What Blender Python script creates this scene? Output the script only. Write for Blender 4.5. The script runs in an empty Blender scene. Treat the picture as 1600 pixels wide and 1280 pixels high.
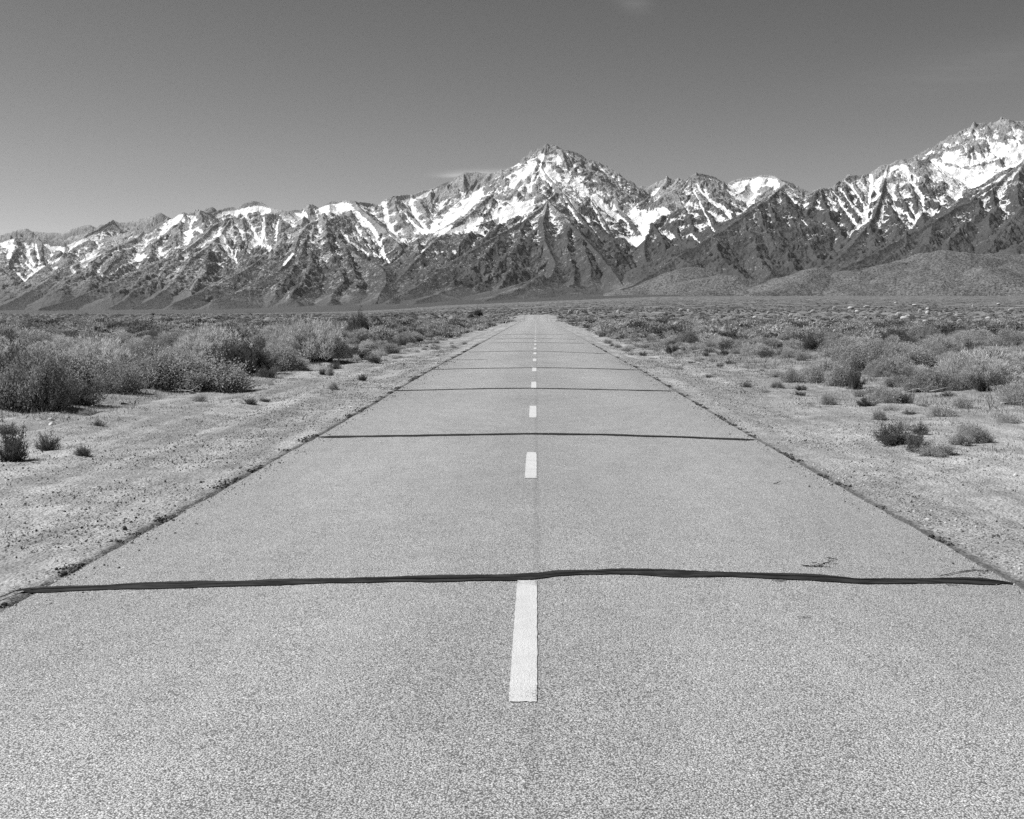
import bpy, bmesh, math, random
import numpy as np
C = bpy.context.scene.collection
SC = bpy.context.scene
F = 1850.0; CX = 838.0; HY = 496.0; HC = 1.65      # focal length, vanishing point, eye height of the view

# ---------------------------------------------------------------- camera, sky, sun, exposure
cam_d = bpy.data.cameras.new('camera'); cam = bpy.data.objects.new('camera', cam_d); C.objects.link(cam)
cam.location = (0, 0, HC); cam.rotation_euler = (math.radians(90), 0, 0)
cam_d.sensor_width = 36; cam_d.lens = 36 * F / 1600
cam_d.shift_x = -(CX - 800) / 1600; cam_d.shift_y = -(640 - HY) / 1600
cam_d.clip_start = 0.05; cam_d.clip_end = 90000
SC.camera = cam
SUN_EL = math.radians(48); SUN_AZ = math.radians(-89)     # azimuth from +Y, clockwise; the sun stands on the left
w = bpy.data.worlds.new('World'); SC.world = w; w.use_nodes = True
nt = w.node_tree; nt.nodes.clear()
sky = nt.nodes.new('ShaderNodeTexSky'); sky.sky_type = 'NISHITA'; sky.sun_disc = False
sky.sun_elevation = SUN_EL; sky.sun_rotation = SUN_AZ; sky.altitude = 1300
sky.air_density = 1.0; sky.dust_density = 0.35; sky.ozone_density = 1.0
sep = nt.nodes.new('ShaderNodeSeparateColor')             # black-and-white film behind a red filter: red light only
bg = nt.nodes.new('ShaderNodeBackground'); bg.inputs['Strength'].default_value = 0.062
wo = nt.nodes.new('ShaderNodeOutputWorld')
nt.links.new(sky.outputs[0], sep.inputs[0]); nt.links.new(bg.outputs[0], wo.inputs[0])
def wm(op, a, b=0.0, c=None, clamp=False):
    nd = nt.nodes.new('ShaderNodeMath'); nd.operation = op; nd.use_clamp = clamp
    for i, v in enumerate((a, b, c)):
        if v is None: continue
        if isinstance(v, (int, float)): nd.inputs[i].default_value = v
        else: nt.links.new(v, nd.inputs[i])
    return nd.outputs[0]
film = wm('MULTIPLY', wm('POWER', sep.outputs[0], 1.4), .575)     # the filtered film's steeper response to blue sky
# thin high cloud: a low lens behind the shoulder of the main summit and two faint veils
tc = nt.nodes.new('ShaderNodeTexCoord'); sx = nt.nodes.new('ShaderNodeSeparateXYZ'); nt.links.new(tc.outputs['Generated'], sx.inputs[0])
yy = wm('MAXIMUM', sx.outputs[1], .05); cu = wm('DIVIDE', sx.outputs[0], yy); cv = wm('DIVIDE', sx.outputs[2], yy)
cmb = nt.nodes.new('ShaderNodeCombineXYZ'); nt.links.new(wm('MULTIPLY', cu, 14.0), cmb.inputs[0]); nt.links.new(wm('MULTIPLY', cv, 120.0), cmb.inputs[1])
cn = nt.nodes.new('ShaderNodeTexNoise'); cn.inputs['Scale'].default_value = 1.3; cn.inputs['Detail'].default_value = 5; nt.links.new(cmb.outputs[0], cn.inputs[0])
cloud = None
for u0, v0, ru, rv_, tilt, amp in [(-.040, .1225, .034, .0030, .03, .9), (-.066, .1195, .020, .0016, .02, .35), (.082, .268, .016, .010, -.2, .16), (.385, .215, .11, .020, .18, .08)]:
    du = wm('DIVIDE', wm('SUBTRACT', cu, u0), ru); dv = wm('DIVIDE', wm('SUBTRACT', wm('SUBTRACT', cv, v0), wm('MULTIPLY', wm('SUBTRACT', cu, u0), tilt)), rv_)
    r2 = wm('ADD', wm('MULTIPLY', du, du), wm('MULTIPLY', dv, dv)); g = wm('MULTIPLY', wm('POWER', 2.718, wm('MULTIPLY', r2, -1.3)), amp)
    cloud = g if cloud is None else wm('ADD', cloud, g)
cloud = wm('MULTIPLY', cloud, wm('MULTIPLY_ADD', cn.outputs[0], 1.6, -.15, True))
nt.links.new(wm('ADD', film, wm('MULTIPLY', cloud, 4.5)), bg.inputs[0])
sd = bpy.data.lights.new('sun', 'SUN'); sd.energy = 4.2; sd.angle = math.radians(0.5); sd.color = (1, 1, 1)
so = bpy.data.objects.new('sun', sd); C.objects.link(so)
from mathutils import Vector
_sv = Vector((math.sin(SUN_AZ) * math.cos(SUN_EL), math.cos(SUN_AZ) * math.cos(SUN_EL), math.sin(SUN_EL)))
so.rotation_euler = _sv.to_track_quat('Z', 'Y').to_euler(); so.location = (-60, 0, 60)
SC.view_settings.view_transform = 'Standard'; SC.view_settings.look = 'None'
SC.view_settings.exposure = 0.62; SC.view_settings.gamma = 1.0
SC.cycles.max_bounces = 4; SC.cycles.diffuse_bounces = 2; SC.cycles.volume_bounces = 0
SC.cycles.use_denoising = False

# ---------------------------------------------------------------- helpers
rng = np.random.default_rng(7)
_perm = rng.permutation(1024); _perm = np.concatenate([_perm, _perm])
_ga = rng.random(1024) * 2 * np.pi; _gx, _gy = np.cos(_ga), np.sin(_ga)
def perlin(x, y, seed=0):
    x = np.asarray(x, float) + seed * 37.13; y = np.asarray(y, float) + seed * 91.7
    xi = np.floor(x).astype(np.int64); yi = np.floor(y).astype(np.int64)
    xf = x - xi; yf = y - yi
    u = xf * xf * xf * (xf * (xf * 6 - 15) + 10); v = yf * yf * yf * (yf * (yf * 6 - 15) + 10)
    def g(ix, iy, dx, dy):
        h = _perm[_perm[ix & 1023] + (iy & 1023)]
        return _gx[h] * dx + _gy[h] * dy
    a = g(xi, yi, xf, yf); b = g(xi + 1, yi, xf - 1, yf); c = g(xi, yi + 1, xf, yf - 1); d = g(xi + 1, yi + 1, xf - 1, yf - 1)
    return ((a + (b - a) * u) * (1 - v) + (c + (d - c) * u) * v) * 1.5
def fbm(x, y, octs=4, seed=0, gain=0.5):
    s = 0; a = 1.0; f = 1.0
    for o in range(octs):
        s = s + a * perlin(x * f, y * f, seed + o * 3); a *= gain; f *= 2.03
    return s
def ridged(x, y, octs=4, seed=0, gain=0.5):
    s = 0; a = 1.0; f = 1.0; t = 0
    for o in range(octs):
        s = s + a * (1 - 2 * np.abs(perlin(x * f, y * f, seed + o * 5))); t += a; a *= gain; f *= 2.07
    return s / t
def sstep(a, b, x):
    t = np.clip((x - a) / (b - a), 0, 1); return t * t * (3 - 2 * t)

def mesh_np(name, V, Fc, smooth=True, attrs=None):
    """one mesh from numpy arrays: V (n,3), Fc (m,3 or 4)"""
    me = bpy.data.meshes.new(name)
    V = np.ascontiguousarray(V, dtype=np.float32); Fc = np.ascontiguousarray(Fc, dtype=np.int32)
    k = Fc.shape[1]; m = Fc.shape[0]
    me.vertices.add(len(V)); me.vertices.foreach_set('co', V.ravel())
    me.loops.add(m * k); me.loops.foreach_set('vertex_index', Fc.ravel())
    me.polygons.add(m); me.polygons.foreach_set('loop_start', np.arange(0, m * k, k, dtype=np.int32))
    me.polygons.foreach_set('use_smooth', np.full(m, smooth))
    me.update(calc_edges=True)
    for an, arr in (attrs or {}).items():
        a = me.attributes.new(an, 'FLOAT', 'POINT'); a.data.foreach_set('value', np.ascontiguousarray(arr, dtype=np.float32).ravel())
    return me
def obj(name, me, m=None, parent=None, loc=None, **props):
    o = bpy.data.objects.new(name, me); C.objects.link(o)
    if m is not None and me is not None and not me.materials: me.materials.append(m)
    if parent is not None: o.parent = parent
    if loc is not None: o.location = loc
    for k, v in props.items(): o[k] = v
    return o
def grid_faces(nr, nc):
    i = np.arange(nr - 1)[:, None] * nc + np.arange(nc - 1)[None, :]
    return np.stack([i, i + 1, i + nc + 1, i + nc], -1).reshape(-1, 4)

class NT:
    """short-hand for building a material"""
    def __init__(s, name, rough=0.9, spec=0.2):
        s.m = bpy.data.materials.new(name); s.m.use_nodes = True; s.t = s.m.node_tree
        s.b = s.t.nodes['Principled BSDF']; s.b.inputs['Roughness'].default_value = rough
        s.b.inputs['Specular IOR Level'].default_value = spec
    def n(s, typ, **kw):
        nd = s.t.nodes.new(typ)
        for k, v in kw.items(): setattr(nd, k, v)
        return nd
    def l(s, a, b): s.t.links.new(a, b)
    def put(s, v, sock):
        if hasattr(v, 'links') or isinstance(v, bpy.types.NodeSocket): s.l(v, sock)
        else: sock.default_value = v
    def math(s, op, a, b=0.0, c=None, clamp=False):
        nd = s.n('ShaderNodeMath', operation=op, use_clamp=clamp); s.put(a, nd.inputs[0]); s.put(b, nd.inputs[1])
        if c is not None: s.put(c, nd.inputs[2])
        return nd.outputs[0]
    def mr(s, v, a, b, c=0.0, d=1.0, smooth=True):
        nd = s.n('ShaderNodeMapRange', interpolation_type='SMOOTHSTEP' if smooth else 'LINEAR'); s.put(v, nd.inputs['Value'])
        for k, q in zip(('From Min', 'From Max', 'To Min', 'To Max'), (a, b, c, d)): s.put(q, nd.inputs[k])
        return nd.outputs[0]
    def noise(s, scale, detail=4, rough=0.55, vec=None, dist=0.0):
        nd = s.n('ShaderNodeTexNoise'); nd.inputs['Scale'].default_value = scale; nd.inputs['Detail'].default_value = detail
        nd.inputs['Roughness'].default_value = rough; nd.inputs['Distortion'].default_value = dist
        s.l(vec if vec is not None else s.co(), nd.inputs['Vector']); return nd.outputs[0]
    def voro(s, scale, feature='F1', out=0, vec=None, rnd=1.0):
        nd = s.n('ShaderNodeTexVoronoi', feature=feature); nd.inputs['Scale'].default_value = scale; nd.inputs['Randomness'].default_value = rnd
        s.l(vec if vec is not None else s.co(), nd.inputs['Vector']); return nd.outputs[out]
    def co(s):
        if not hasattr(s, '_c'): s._c = s.n('ShaderNodeTexCoord').outputs['Object']
        return s._c
    def scaled(s, x, y, z):
        nd = s.n('ShaderNodeMapping'); s.l(s.co(), nd.inputs[0]); nd.inputs['Scale'].default_value = (x, y, z); return nd.outputs[0]
    def attr(s, name):
        return s.n('ShaderNodeAttribute', attribute_name=name).outputs['Fac']
    def mix(s, f, a, b):
        nd = s.n('ShaderNodeMix', data_type='FLOAT'); s.put(f, nd.inputs[0]); s.put(a, nd.inputs[2]); s.put(b, nd.inputs[3]); return nd.outputs[0]
    def grey(s, v):                       # film is black and white: every base colour is one grey value
        nd = s.n('ShaderNodeCombineColor')
        for i in range(3): s.put(v, nd.inputs[i])
        s.l(nd.outputs[0], s.b.inputs['Base Color'])
    def bump(s, h, strength, dist, prev=None):
        nd = s.n('ShaderNodeBump'); nd.inputs['Strength'].default_value = strength; nd.inputs['Distance'].default_value = dist
        s.l(h, nd.inputs['Height'])
        if prev is not None: s.l(prev, nd.inputs['Normal'])
        s.l(nd.outputs[0], s.b.inputs['Normal']); return nd.outputs[0]
MCOL, MROW = 1900, 900
# ---------------------------------------------------------------- the plain: its height as a function of place
ROAD_Y = [-30, 0, 16, 25, 34, 50, 100, 160, 220, 240, 262, 285, 297, 312, 324, 345, 380]
ROAD_Z = [0, 0, 0.0, .07, .14, .17, .38, .62, .80, .78, .35, .30, .53, 1.35, 2.15, 2.35, 1.6]
def far_px(px):                     # how high the far edge of the plain stands in the view, left to right
    return np.interp(px, [-200, 400, 560, 640, 700, 780, 1020, 1100, 1900], [5.0, 6.0, 9.5, 14, 18.5, 22, 32, 33, 34])
def plain_z(x, y):
    x = np.asarray(x, float); y = np.asarray(y, float)
    D = np.maximum(y, 1.0); px = CX + F * x / D
    road = np.interp(y, ROAD_Y, ROAD_Z)
    left = sstep(-14, -70, x)
    near = np.interp(y, [-30, 0, 40, 100, 220, 300, 330, 380, 450, 600], [0, 0, .16, .40, .85, 1.3, 1.6, 2.0, 2.6, 3.0])
    near_l = np.interp(y, [-30, 0, 40, 100, 220, 330, 420, 600], [0, 0, .16, .45, 1.0, 1.75, 2.45, 2.6])
    t = np.clip(np.log(np.maximum(D, 330) / 330.0) / math.log(8000 / 330.0), 0, 1)
    e = 3.5 + (far_px(px) - 3.5) * t
    tl = sstep(760, 560, px)
    e = e * (1 - tl) + tl * (3.0 + (far_px(px) - 3.0) * np.clip(t, 0, 1) ** 2.2)
    far = HC + e * D / F
    k = sstep(330, 600, y)
    z = (near * (1 - left) + near_l * left) * (1 - k) + far * k
    onroad = sstep(9.0, 3.6, np.abs(x)) * sstep(385, 345, y)
    z = z * (1 - onroad) + road * onroad
    return z

# ---------------------------------------------------------------- the mountain range
NCOL, NROW = MCOL, MROW
# every ridge line: (photo x, photo y, distance in km); ridge heights and places follow from bearing, angle and distance
RIDGES = [
 # far hazy crest at the left
 dict(s=.62, g=.5, p=[(-330,392,20),(-200,380,20),(-100,372,20),(0,366,20),(21,361,20),(40,354,20),(50,360,20),(97,361,20),(110,357,20),(142,350,20),(156,357,20),(170,352,20),(177,343,19.6),(186,348,19.6),(197,349,19.6),(215,343,19.6),(228,341,19.6),(251,333,19.6),(270,343,19.6),(300,352,19.6)]),
 dict(p=[(-200,398,17),(-60,384,17),(0,377,17),(30,370.5,17),(60,375,17),(110,377,17),(132,368,17),(158,356,17.4),(177,344,18)]),
 dict(p=[(30,371,17),(20,400,16),(5,420,15.3)]), dict(p=[(60,375,17),(66,400,16.2),(72,425,15.3)]), dict(p=[(95,377,17),(100,395,16.4),(108,410,15.8)]),
 dict(p=[(-60,384,17),(-30,405,16),(0,428,15),(25,445,14)]),
 # crest from the left cirque peak to the main summit
 dict(p=[(150,378,17),(190,366,17),(212,360,17),(249,355.6,17),(265,345,16.8),(278,336,16.6),(285,333,16.5),(291,333,16.5),(302,334,16.5),(311,329,16.6),(320,333,16.8),(331,335,17.2),(345,328,17.4),(359,323,17.5),(369,325,17.5),(385,318,17.5),(395,315,17.5),(407,316,17.5),(424,325,17.3),(446,331,17),(459,329,17),(474,330,17),(480,324,17),(487,320,17),(498,325,17),(508,319,17),(518,315.5,17),(536,314,17),(546,314.5,16.8),(554,315.5,16.6),(564,317,16.8),(582,319,17),(592,320,17),(602,310,17),(613,307,17),(622,306,17.2),(641,305,17.4),(657,299,17.5),(673,295.5,17.6),(688,288,17.7),(702,283,17.8),(713,277,17.8),(726,270.5,17.8),(742,268.5,17.8),(756,271,17.7),(768,273,17.5),(777,278,17.2),(786,272,16.8),(799,266,16.6),(812,262,16.5),(820,259,16.5),(833,250,16.5),(841,238,16.5),(848,231,16.5),(854,225.5,16.5),(859,229,16.5),(864,226,16.5),(873,231,16.6),(881,234.5,16.6),(892,236,16.7),(906,242,16.8),(916,249,16.8),(926,252,16.8),(936,255,16.8),(946,262,16.9),(953,267,16.9),(961,283,17),(970,293,17.1),(976,301,17.2)]),
 dict(p=[(318,331,18.5),(322,327,18.5),(327,329,18.5),(332,327.5,18.5),(337,329,18.5),(345,334,18.5)]),
 # the back crest right of the summit
 dict(p=[(960,302,18.6),(978,298,18.6),(984,294,18.6),(992,293,18.6),(1003,292,18.6),(1012,294,18.6),(1020,289,18.6),(1026.5,285,18.6),(1032,289,18.6),(1041,279,18.6),(1050,280,18.6),(1055,282,18.6),(1060,279,18.6),(1070,283,18.6),(1100,292,18.6),(1132,288,18.4),(1150,282,18.2),(1159,278.5,18.2),(1175,277,18.2),(1192,273,18),(1203,274,18),(1211,276,17.8),(1219,281,17.4),(1227,287,17),(1237,295,16.6),(1247,303,16.2),(1257,310,15.6)]),
 dict(p=[(1012,294,18.6),(1014,305,18.2),(1018,318,17.6)]), dict(p=[(1041,280,18.6),(1036,298,18),(1030,310,17.5)]), dict(p=[(1060,280,18.6),(1052,300,17.9)]),
 dict(p=[(1175,277,18.2),(1160,298,17.4),(1145,318,16.6)], g=.5),
 # peak right of the snowy col
 dict(p=[(1060,290,15.3),(1071,282,15.4),(1080,276,15.5),(1087.5,271,15.5),(1096,273,15.6),(1104,274,15.7),(1118,278,15.9),(1132,287,16.2)]),
 # crest on the right
 dict(p=[(1240,322,14.2),(1257,309,14.5),(1262,306,14.5),(1270,299,14.5),(1282,294.5,14.5),(1290,296,14.5),(1300,298,14.6),(1307,288,14.6),(1314,283,14.7),(1321,279,14.7),(1328,275.5,14.8),(1342,275,14.9),(1357,274,15),(1366,267,15),(1376,259,15),(1388,259,15),(1400,253,15),(1409,249,15),(1428,248.5,15),(1440,251,15.1),(1452,251,15.3)]),
 dict(p=[(1440,262,17),(1455,248,17.6),(1466,237,18),(1476,228,18),(1488,220,18),(1501,212,18),(1515,202,18),(1527,194,18),(1534,193,18),(1539,192,18),(1543,195,18),(1549,190.5,18),(1553,194,18),(1560,188,18),(1568,184,18),(1575,187,18),(1580,190,18),(1590,189,18),(1600,188,18),(1640,192,18),(1700,215,18),(1800,250,18),(1950,290,18)]),
 dict(p=[(1527,194,18),(1521,208,17.7),(1524,224,17.3),(1531,238,17)],s=1.1), dict(p=[(1543,195,18),(1547,212,17.7),(1549,228,17.3)],s=1.3), dict(p=[(1568,184,18),(1565,206,17.6),(1564,230,17.2)],s=1.3), dict(p=[(1501,212,18),(1508,228,17.5),(1512,242,17)],s=1.0),
 dict(p=[(1556,246,16.9),(1562,258,16.4),(1572,268,16)]),
 # spurs, left to right
 dict(p=[(224,362,16.6),(215,372,15.8),(190,384,15),(160,396,14.3),(120,414,13.6),(85,431,13),(60,448,12.5),(30,465,12),(0,478,11.4),(-60,488,10.6)]),
 dict(p=[(265,346,16.7),(252,366,15.9),(240,388,15),(228,405,14.2)]),
 dict(p=[(190,384,15),(180,405,14),(165,425,13),(140,445,12.2)]), dict(p=[(160,396,14.3),(142,420,13.4),(118,440,12.6),(95,455,12)]),
 dict(p=[(288,333,16.5),(284,350,16),(281,368,15.4),(276,384,14.8)]),
 dict(p=[(311,330,16.6),(318,345,16),(324,355,15.4)]),
 dict(p=[(362,341,15.3),(350,345,15.1),(339,350,15),(328,359,14.8),(315,372,14.5),(297,386,14.1),(280,397,13.8),(255,408,13.4),(225,422,13),(190,438,12.4),(150,454,11.8),(110,469,11.2),(60,482,10.5)]),
 dict(p=[(280,397,13.8),(262,420,13),(240,440,12.2),(205,462,11.3),(165,478,10.6)]),
 dict(p=[(255,408,13.4),(245,422,12.9),(222,440,12.2),(190,458,11.4)],g=.5),
 dict(p=[(362,341,15.3),(352,355,14.9),(344,368,14.5),(331,380,14.1),(318,392,13.7),(298,405,13.2),(284,426,12.6),(264,450,12),(236,468,11.2),(205,482,10.6)]),
 dict(p=[(331,380,14.1),(345,394,13.9),(356,403,13.7),(370,419,13.3),(384,440,12.5),(380,460,11.6)]),
 dict(p=[(322,392,13.7),(322,415,13),(318,440,12.2),(300,465,11.2)]),
 dict(p=[(362,341,15.3),(380,345,15.3),(397,343,15.4),(410,338,15.5),(425,337,15.7),(446,333,16),(456,331,16.5)]),
 dict(p=[(380,345,15.3),(385,365,14.8),(384,390,14.2),(381,408,13.6)]), dict(p=[(410,338,15.5),(413,360,15),(410,378,14.5)]), dict(p=[(365,342,15.3),(370,362,14.9),(374,385,14.3)]),
 dict(p=[(432,338,15.8),(438,352,15.3),(436,366,14.8)]),
 dict(p=[(466,352,15),(457,361,14.6),(449,371,14.2),(428,386,13.6),(405,408,13),(390,420,12.6),(360,436,12),(320,455,11.3),(270,474,10.5)]),
 dict(p=[(452,366,14.4),(442,388,13.6),(434,402,13)]),
 dict(p=[(487,321,17),(480,335,16.2),(472,348,15.5)]), dict(p=[(518,316,17),(514,332,16.2),(506,342,15.3)]),
 dict(p=[(498,345,14.3),(488,348,14.2),(480,352,14),(466,372,13.5),(459,396,13),(441,420,12.3),(416,438,11.8),(380,455,11.2),(330,471,10.5)]),
 dict(p=[(498,345,14.3),(507,350,14.1),(518,365,13.9),(541,385,13.5),(557,399,13.2),(577,410,12.8),(592,416,12.4),(603,428,12),(603,445,11.5),(592,462,10.8)]),
 dict(p=[(507,352,14.1),(511,375,13.6),(521,400,13),(530,425,12.3),(536,445,11.7),(520,468,10.9)]),
 dict(p=[(490,352,14.1),(482,385,13.4),(486,410,12.7),(476,438,11.8),(450,462,11)]), dict(p=[(541,385,13.5),(545,410,12.8),(556,435,12),(566,455,11.3)]), dict(p=[(478,368,13.7),(468,400,12.9),(452,430,12.1),(425,458,11.2)]),
 dict(p=[(507,350,14.1),(518,341,14.7),(527,337.5,15.1),(543,340,15.4),(552,330,16)]),
 dict(p=[(527,338,15.1),(540,352,14.8),(560,372,14.4),(580,390,13.9),(600,408,13.3)]),
 dict(p=[(543,340,15.4),(560,352,15),(575,372,14.6),(592,392,14)]),
 dict(p=[(554,316,16.6),(562,326,16),(585,346,15.2),(603,360,14.7),(612,370,14.4),(622,383,14),(632,395,13.5),(640,410,13)]),
 dict(p=[(613,308,17),(618,322,16.4),(632,345,15.6),(649,362,15.1),(663,380,14.5)]), dict(p=[(641,305,17.4),(655,322,16.6),(668,340,16),(680,360,15.4)]), dict(p=[(625,325,16.3),(640,335,16),(660,355,15.4)]),
 dict(p=[(673,296,17.6),(672,315,17.2),(671,336,16.6)]), dict(p=[(702,283,17.8),(700,300,17.4)],s=1.), dict(p=[(726,271,17.8),(724,290,17.4)],s=1.),
 dict(p=[(799,266,16.6),(787,283,16),(775,300,15.5),(754,316,15),(733,336,14.6),(708,355,14.3),(690,368,14),(668,388,13.4),(650,408,12.8),(630,430,12.2),(608,452,11.5)]),
 dict(p=[(775,300,15.5),(765,325,14.9),(752,345,14.3),(735,362,13.8),(720,380,13.2)]), dict(p=[(787,283,16),(790,305,15.5),(785,330,14.9),(765,352,14.3)]),
 dict(p=[(652,382,13.6),(655,400,13.1),(662,418,12.6)]), dict(p=[(708,356,14.3),(715,375,13.7),(712,392,13.1),(690,408,12.6)]),
 # summit ribs
 dict(p=[(854,226,16.5),(850,245,16.2),(845,262,15.9),(858,280,15.6),(870,292,15.3),(880,303,15),(895,325,14.6),(915,350,14.1),(935,373,13.6),(950,395,13),(966,417,12.4),(975,440,11.5)]),
 dict(p=[(833,251,16.5),(838,272,16),(842,290,15.6),(846,303,15.2)]), dict(p=[(812,263,16.5),(816,285,16),(818,305,15.5),(808,325,15)]),
 dict(p=[(881,235,16.6),(888,250,16.3),(896,264,16.1),(905,281,15.8),(918,305,15.3),(932,328,14.9),(946,352,14.4),(960,375,14),(971,390,13.6),(991,410,13),(1004,425,12.4),(1008,437,11.8)]),
 dict(p=[(864,227,16.5),(876,245,16.2),(888,268,15.9),(893,284,15.7)]),
 dict(p=[(906,243,16.8),(912,262,16.4),(922,284,16),(940,302,15.6),(962,322,15.2),(982,340,14.8),(996,360,14.4),(1003,374,14)]),
 dict(p=[(926,252,16.8),(934,275,16.4),(946,296,16),(958,312,15.6)]), dict(p=[(946,262,16.9),(953,285,16.5),(966,305,16),(976,325,15.5)]), dict(p=[(900,290,15.6),(910,318,15),(925,345,14.4),(938,362,13.9)]),
 # the dark front pyramid
 dict(p=[(880,303,15),(868,303,14.9),(856,314,14.4),(845,326,14.1),(830,339,13.9),(801,356,13.4),(780,368,13),(755,382,12.6),(735,395,12.3),(710,410,11.9),(680,430,11.4),(650,450,10.9),(610,467,10.3)]),
 dict(p=[(850,306,14.9),(830,322,14.6),(812,339,14.3),(780,357,13.9),(757,372,13.4)]),
 dict(p=[(856,314,14.4),(868,328,14),(890,348,13.5),(910,370,13),(930,392,12.5),(950,415,12),(965,435,11.4),(975,449,10.9)]),
 dict(p=[(856,314,14.4),(848,350,13.4),(852,380,12.8),(863,403,12.3),(868,415,12),(862,432,11.5),(835,450,10.9),(800,464,10.2)]),
 dict(p=[(890,348,13.5),(888,380,12.8),(892,410,12.1),(900,438,11.4),(890,456,10.7)]), dict(p=[(910,370,13),(915,400,12.2),(925,430,11.5)]),
 dict(p=[(830,339,13.9),(816,370,13),(796,400,12.2),(770,425,11.5),(742,447,10.9)]), dict(p=[(780,368,13),(765,395,12.3),(740,418,11.6),(705,442,11)]), dict(p=[(796,400,12.2),(800,425,11.5),(780,450,10.8)]),
 dict(s=.3,g=.3,p=[(868,440,11),(850,433,10.6),(818,446,10),(790,457,9.6),(755,466,9.2)]), dict(s=.3,g=.3,p=[(720,445,10.9),(690,456,10.2),(650,467,9.6)]),
 # the peak right of the col, its leaning ribs
 dict(p=[(1080,277,15.4),(1066,295,15.1),(1054,322,14.8),(1046,342,14.5),(1034,349,14.3),(1023,351,14.1),(1012,366,13.8),(1006,384,13.4),(1008,402,13),(1012,420,12.4),(1010,436,11.8)]),
 dict(p=[(1087,272,15.5),(1095,290,15.2),(1110,312,14.8),(1130,331,14.4),(1148,344,14)]), dict(p=[(1080,285,15.3),(1088,312,14.8),(1102,335,14.3),(1116,355,13.9),(1118,366,13.6)]),
 dict(p=[(1062,302,15),(1070,328,14.5),(1082,352,14),(1096,374,13.6)]), dict(p=[(1104,275,15.7),(1120,291,15.5),(1137,309,15.2)]), dict(p=[(1046,342,14.5),(1055,362,14),(1068,380,13.6),(1072,395,13.2)]), dict(p=[(1023,351,14.1),(1035,375,13.6),(1045,395,13.1)]),
 # dark ridge in front, right of centre
 dict(p=[(1227,288,16.2),(1217,297,14.6),(1200,313,13.8),(1180,325,13.4),(1161,340,13),(1132,360,12.5),(1110,373,12.2),(1089,385,11.9),(1059,402,11.4),(1040,416,11.1),(1019,429,10.8),(987,447,10.3),(940,461,9.7)]),
 dict(p=[(1217,297,14.6),(1225,320,13.9),(1238,350,13.2),(1252,375,12.7),(1268,395,12.2),(1284,412,11.7)]), dict(p=[(1200,313,13.8),(1212,350,13),(1226,385,12.3),(1240,415,11.6),(1248,430,11.1)]),
 dict(p=[(1161,340,13),(1172,370,12.4),(1188,400,11.7),(1205,428,11)]), dict(p=[(1110,373,12.2),(1120,395,11.7),(1140,415,11.2),(1165,432,10.7)]), dict(p=[(1059,402,11.4),(1075,415,11),(1090,428,10.6)]), dict(p=[(1180,325,13.4),(1195,355,12.8),(1208,385,12.1)]),
 dict(p=[(1227,288,16.2),(1236,312,15.2),(1244,328,14.4)]),
 dict(p=[(1282,295,14.5),(1268,320,14),(1256,340,13.7),(1262,362,13.3),(1280,384,12.8),(1297,402,12.2),(1290,415,11.6)]), dict(p=[(1282,295,14.5),(1288,325,13.9),(1303,350,13.4),(1320,372,12.9)]), dict(p=[(1262,362,13.3),(1262,385,12.6),(1258,405,12)]),
 dict(p=[(1300,298,14.6),(1310,320,14.1),(1324,342,13.7),(1334,356,13.3)]), dict(p=[(1314,283,14.7),(1325,305,14.3),(1338,330,13.9),(1346,342,13.6)]), dict(p=[(1330,276,14.8),(1343,300,14.4),(1351,318,14.1)]), dict(p=[(1346,275,14.9),(1354,292,14.6)]),
 dict(p=[(1388,259,15),(1381,285,14.5),(1375,310,14),(1368,335,13.6),(1358,352,13.2),(1345,366,12.8),(1330,385,12.3),(1310,405,11.7),(1285,422,11.1)]),
 dict(p=[(1385,290,14.4),(1390,320,13.9),(1400,345,13.3),(1404,362,12.8)]), dict(p=[(1358,352,13.2),(1366,375,12.6),(1372,395,12)]),
 dict(p=[(1409,249,15),(1418,280,14.6),(1432,310,14.1),(1441,335,13.5),(1446,350,13.1)]), dict(p=[(1400,262,14.9),(1404,290,14.4),(1414,315,14),(1424,338,13.5)]),
 dict(p=[(1428,249,15),(1440,273,14.8),(1455,293,14.5),(1470,305,14.2),(1485,318,13.9),(1497,326,13.5)]),
 dict(p=[(1700,190,14.8),(1640,216,14.4),(1600,251,14),(1572,275,13.7),(1550,297,13.4),(1530,313,13.2),(1497,324,12.9),(1480,335,12.6),(1455,350,12.2),(1420,368,11.8),(1390,385,11.3),(1350,405,10.8),(1310,424,10.3)]),
 dict(p=[(1600,251,14),(1590,285,13.3),(1594,318,12.7),(1582,345,12.1),(1562,368,11.5)]), dict(p=[(1550,297,13.4),(1556,325,12.9),(1540,345,12.3),(1548,365,11.7)]), dict(p=[(1530,313,13.2),(1524,340,12.6),(1500,362,11.9),(1480,382,11.2)]),
 dict(p=[(1455,350,12.2),(1450,370,11.6),(1440,388,11)]), dict(p=[(1420,368,11.8),(1410,388,11.2)]),
 dict(p=[(1700,290,12.8),(1620,328,12.3),(1590,350,11.9),(1570,370,11.4),(1550,388,10.9)]), dict(p=[(1760,330,12),(1660,360,11.2),(1610,378,10.6)]),
 # rounded foothills
 dict(h=1,p=[(1140,452,9.4),(1180,448,9.2),(1215,444,9.1),(1245,432,9.1),(1272,419,9.1),(1285,425,9.1),(1300,430,9.1),(1318,424,9),(1332,422,9),(1352,427,9),(1375,417,9.1),(1400,409,9.2),(1440,398,9.3),(1480,391,9.3),(1500,393,9.3),(1514,401,9.3),(1550,397,9.4),(1600,397,9.4),(1680,402,9.4),(1780,415,9.4)]),
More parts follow.
